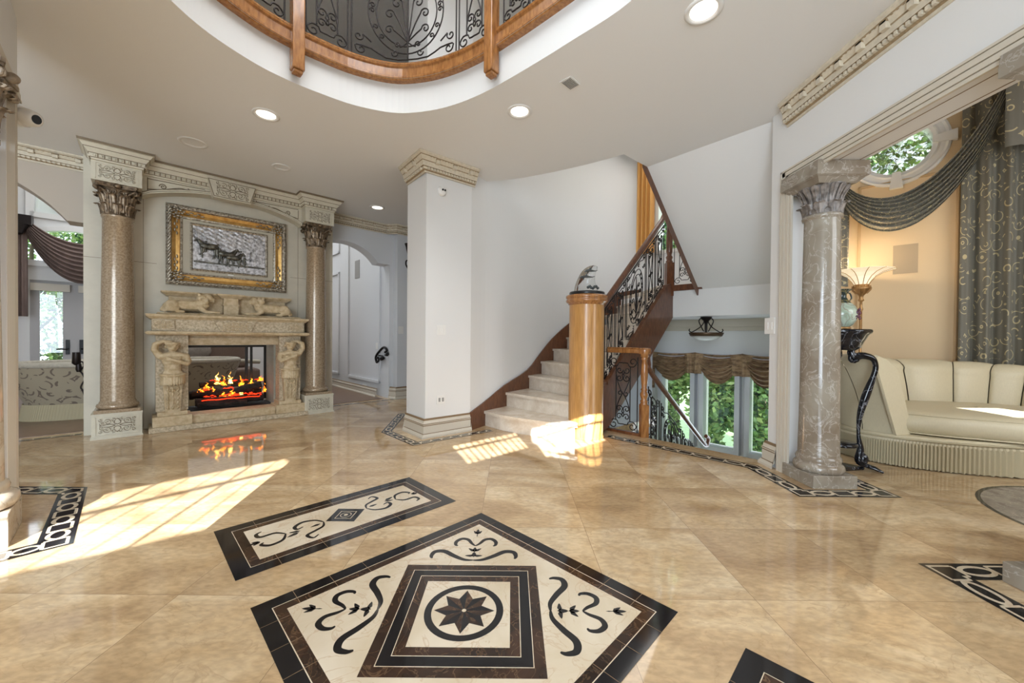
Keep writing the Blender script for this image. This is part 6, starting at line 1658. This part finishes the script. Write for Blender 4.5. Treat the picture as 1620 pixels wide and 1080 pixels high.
# ------------------------------------------------------------------ greenery outside
def tree(name, label, c, size, nleaf, ls_sz, mi, seed, trunk=True):
    random.seed(seed)
    t = thing(name, label, 'tree', (c[0], c[1], c[2]))
    vs = []; fs_ = []; ms = []
    cl = [(random.uniform(-.8, .8)*size[0], random.uniform(-.8, .8)*size[1], random.uniform(-.85, .9)*size[2], random.uniform(.25, .5)) for _ in range(26)]
    for i in range(nleaf):
        k = random.choice(cl); a = random.uniform(0, 2*PI); q = math.acos(random.uniform(-1, 1)); r = k[3]*random.uniform(.6, 1)
        x = k[0]+r*math.sin(q)*math.cos(a)*size[0]*.6; y = k[1]+r*math.sin(q)*math.sin(a)*size[1]*.6; z = k[2]+r*math.cos(q)*size[2]*.55
        l = ls_sz*random.uniform(.6, 1.3); d = Vector((random.gauss(0, 1), random.gauss(0, 1), random.gauss(-.3, .7))).normalized(); e = d.orthogonal().normalized(); e.rotate(Matrix.Rotation(random.uniform(0, 6.28), 3, d))
        k0 = len(vs); p = Vector((x, y, z))
        vs += [p, p+d*l*.5+e*l*.25, p+d*l, p+d*l*.5-e*l*.25]; fs_.append((k0, k0+1, k0+2, k0+3)); ms.append(random.choice(mi))
    me = bpy.data.meshes.new('foliage'); me.from_pydata([tuple(v) for v in vs], [], fs_)
    for m_ in LEAF: me.materials.append(m_)
    me.polygons.foreach_set('material_index', ms); me.update()
    o = bpy.data.objects.new('foliage', me); COL.objects.link(o); o.parent = t
    b = MB(); b.tube([(0, 0, -size[2]-1.2), (.05, 0, -size[2]*.3), (.0, .1, size[2]*.5)], [.09, .07, .03], 8)
    for i in range(6):
        k = cl[i]; b.tube([(0, .0, -size[2]*.4+i*.1), (k[0]*.5, k[1]*.5, k[2]*.5), (k[0], k[1], k[2])], [.035, .02, .01], 5)
    b.build('trunk', BARK, t); return t
tree('garden_shrub', 'dense pale green shrub outside the leftmost lower window', (3.9, 9.2, .2), (1.5, 1.0, 2.2), 17000, .13, [0, 0, 1], 1)
tree('garden_shrub', 'mid green shrub outside the middle lower window', (5.4, 8.3, -.2), (1.7, 1.1, 2.1), 17000, .14, [0, 1, 1, 2], 2)
tree('garden_shrub', 'bluish green shrub outside the right lower window', (7.2, 7.2, -.1), (1.8, 1.2, 2.2), 17000, .14, [1, 2, 2, 0], 3)
tree('garden_tree', 'leafy tree seen through the landing window', (5.0, 9.6, 4.2), (2.4, 1.8, 2.0), 14000, .15, [0, 1, 2], 4)
tree('garden_tree', 'leafy tree seen through the round window', (7.6, 6.6, 4.8), (2.0, 1.5, 2.2), 16000, .14, [0, 1, 2], 5)
q1_ = lp(-1.5, LQ-2.4); q2_ = lp(0.6, LQ-3.0)
tree('garden_tree', 'leafy tree outside the french door pane', (q1_.x, q1_.y, 1.9), (2.2, 1.8, 2.4), 14000, .12, [0, 1, 2, 0], 6)
tree('garden_tree', 'leafy tree outside the fireplace end of the living room', (q2_.x, q2_.y, 1.9), (1.8, 1.6, 2.0), 7000, .12, [0, 1, 1], 7)
b = MB(); b.flat([(-30, -14), (30, -14), (30, 34), (-30, 34)], -2.3); struct(b.build('ground_lawn', LEAF[1]))
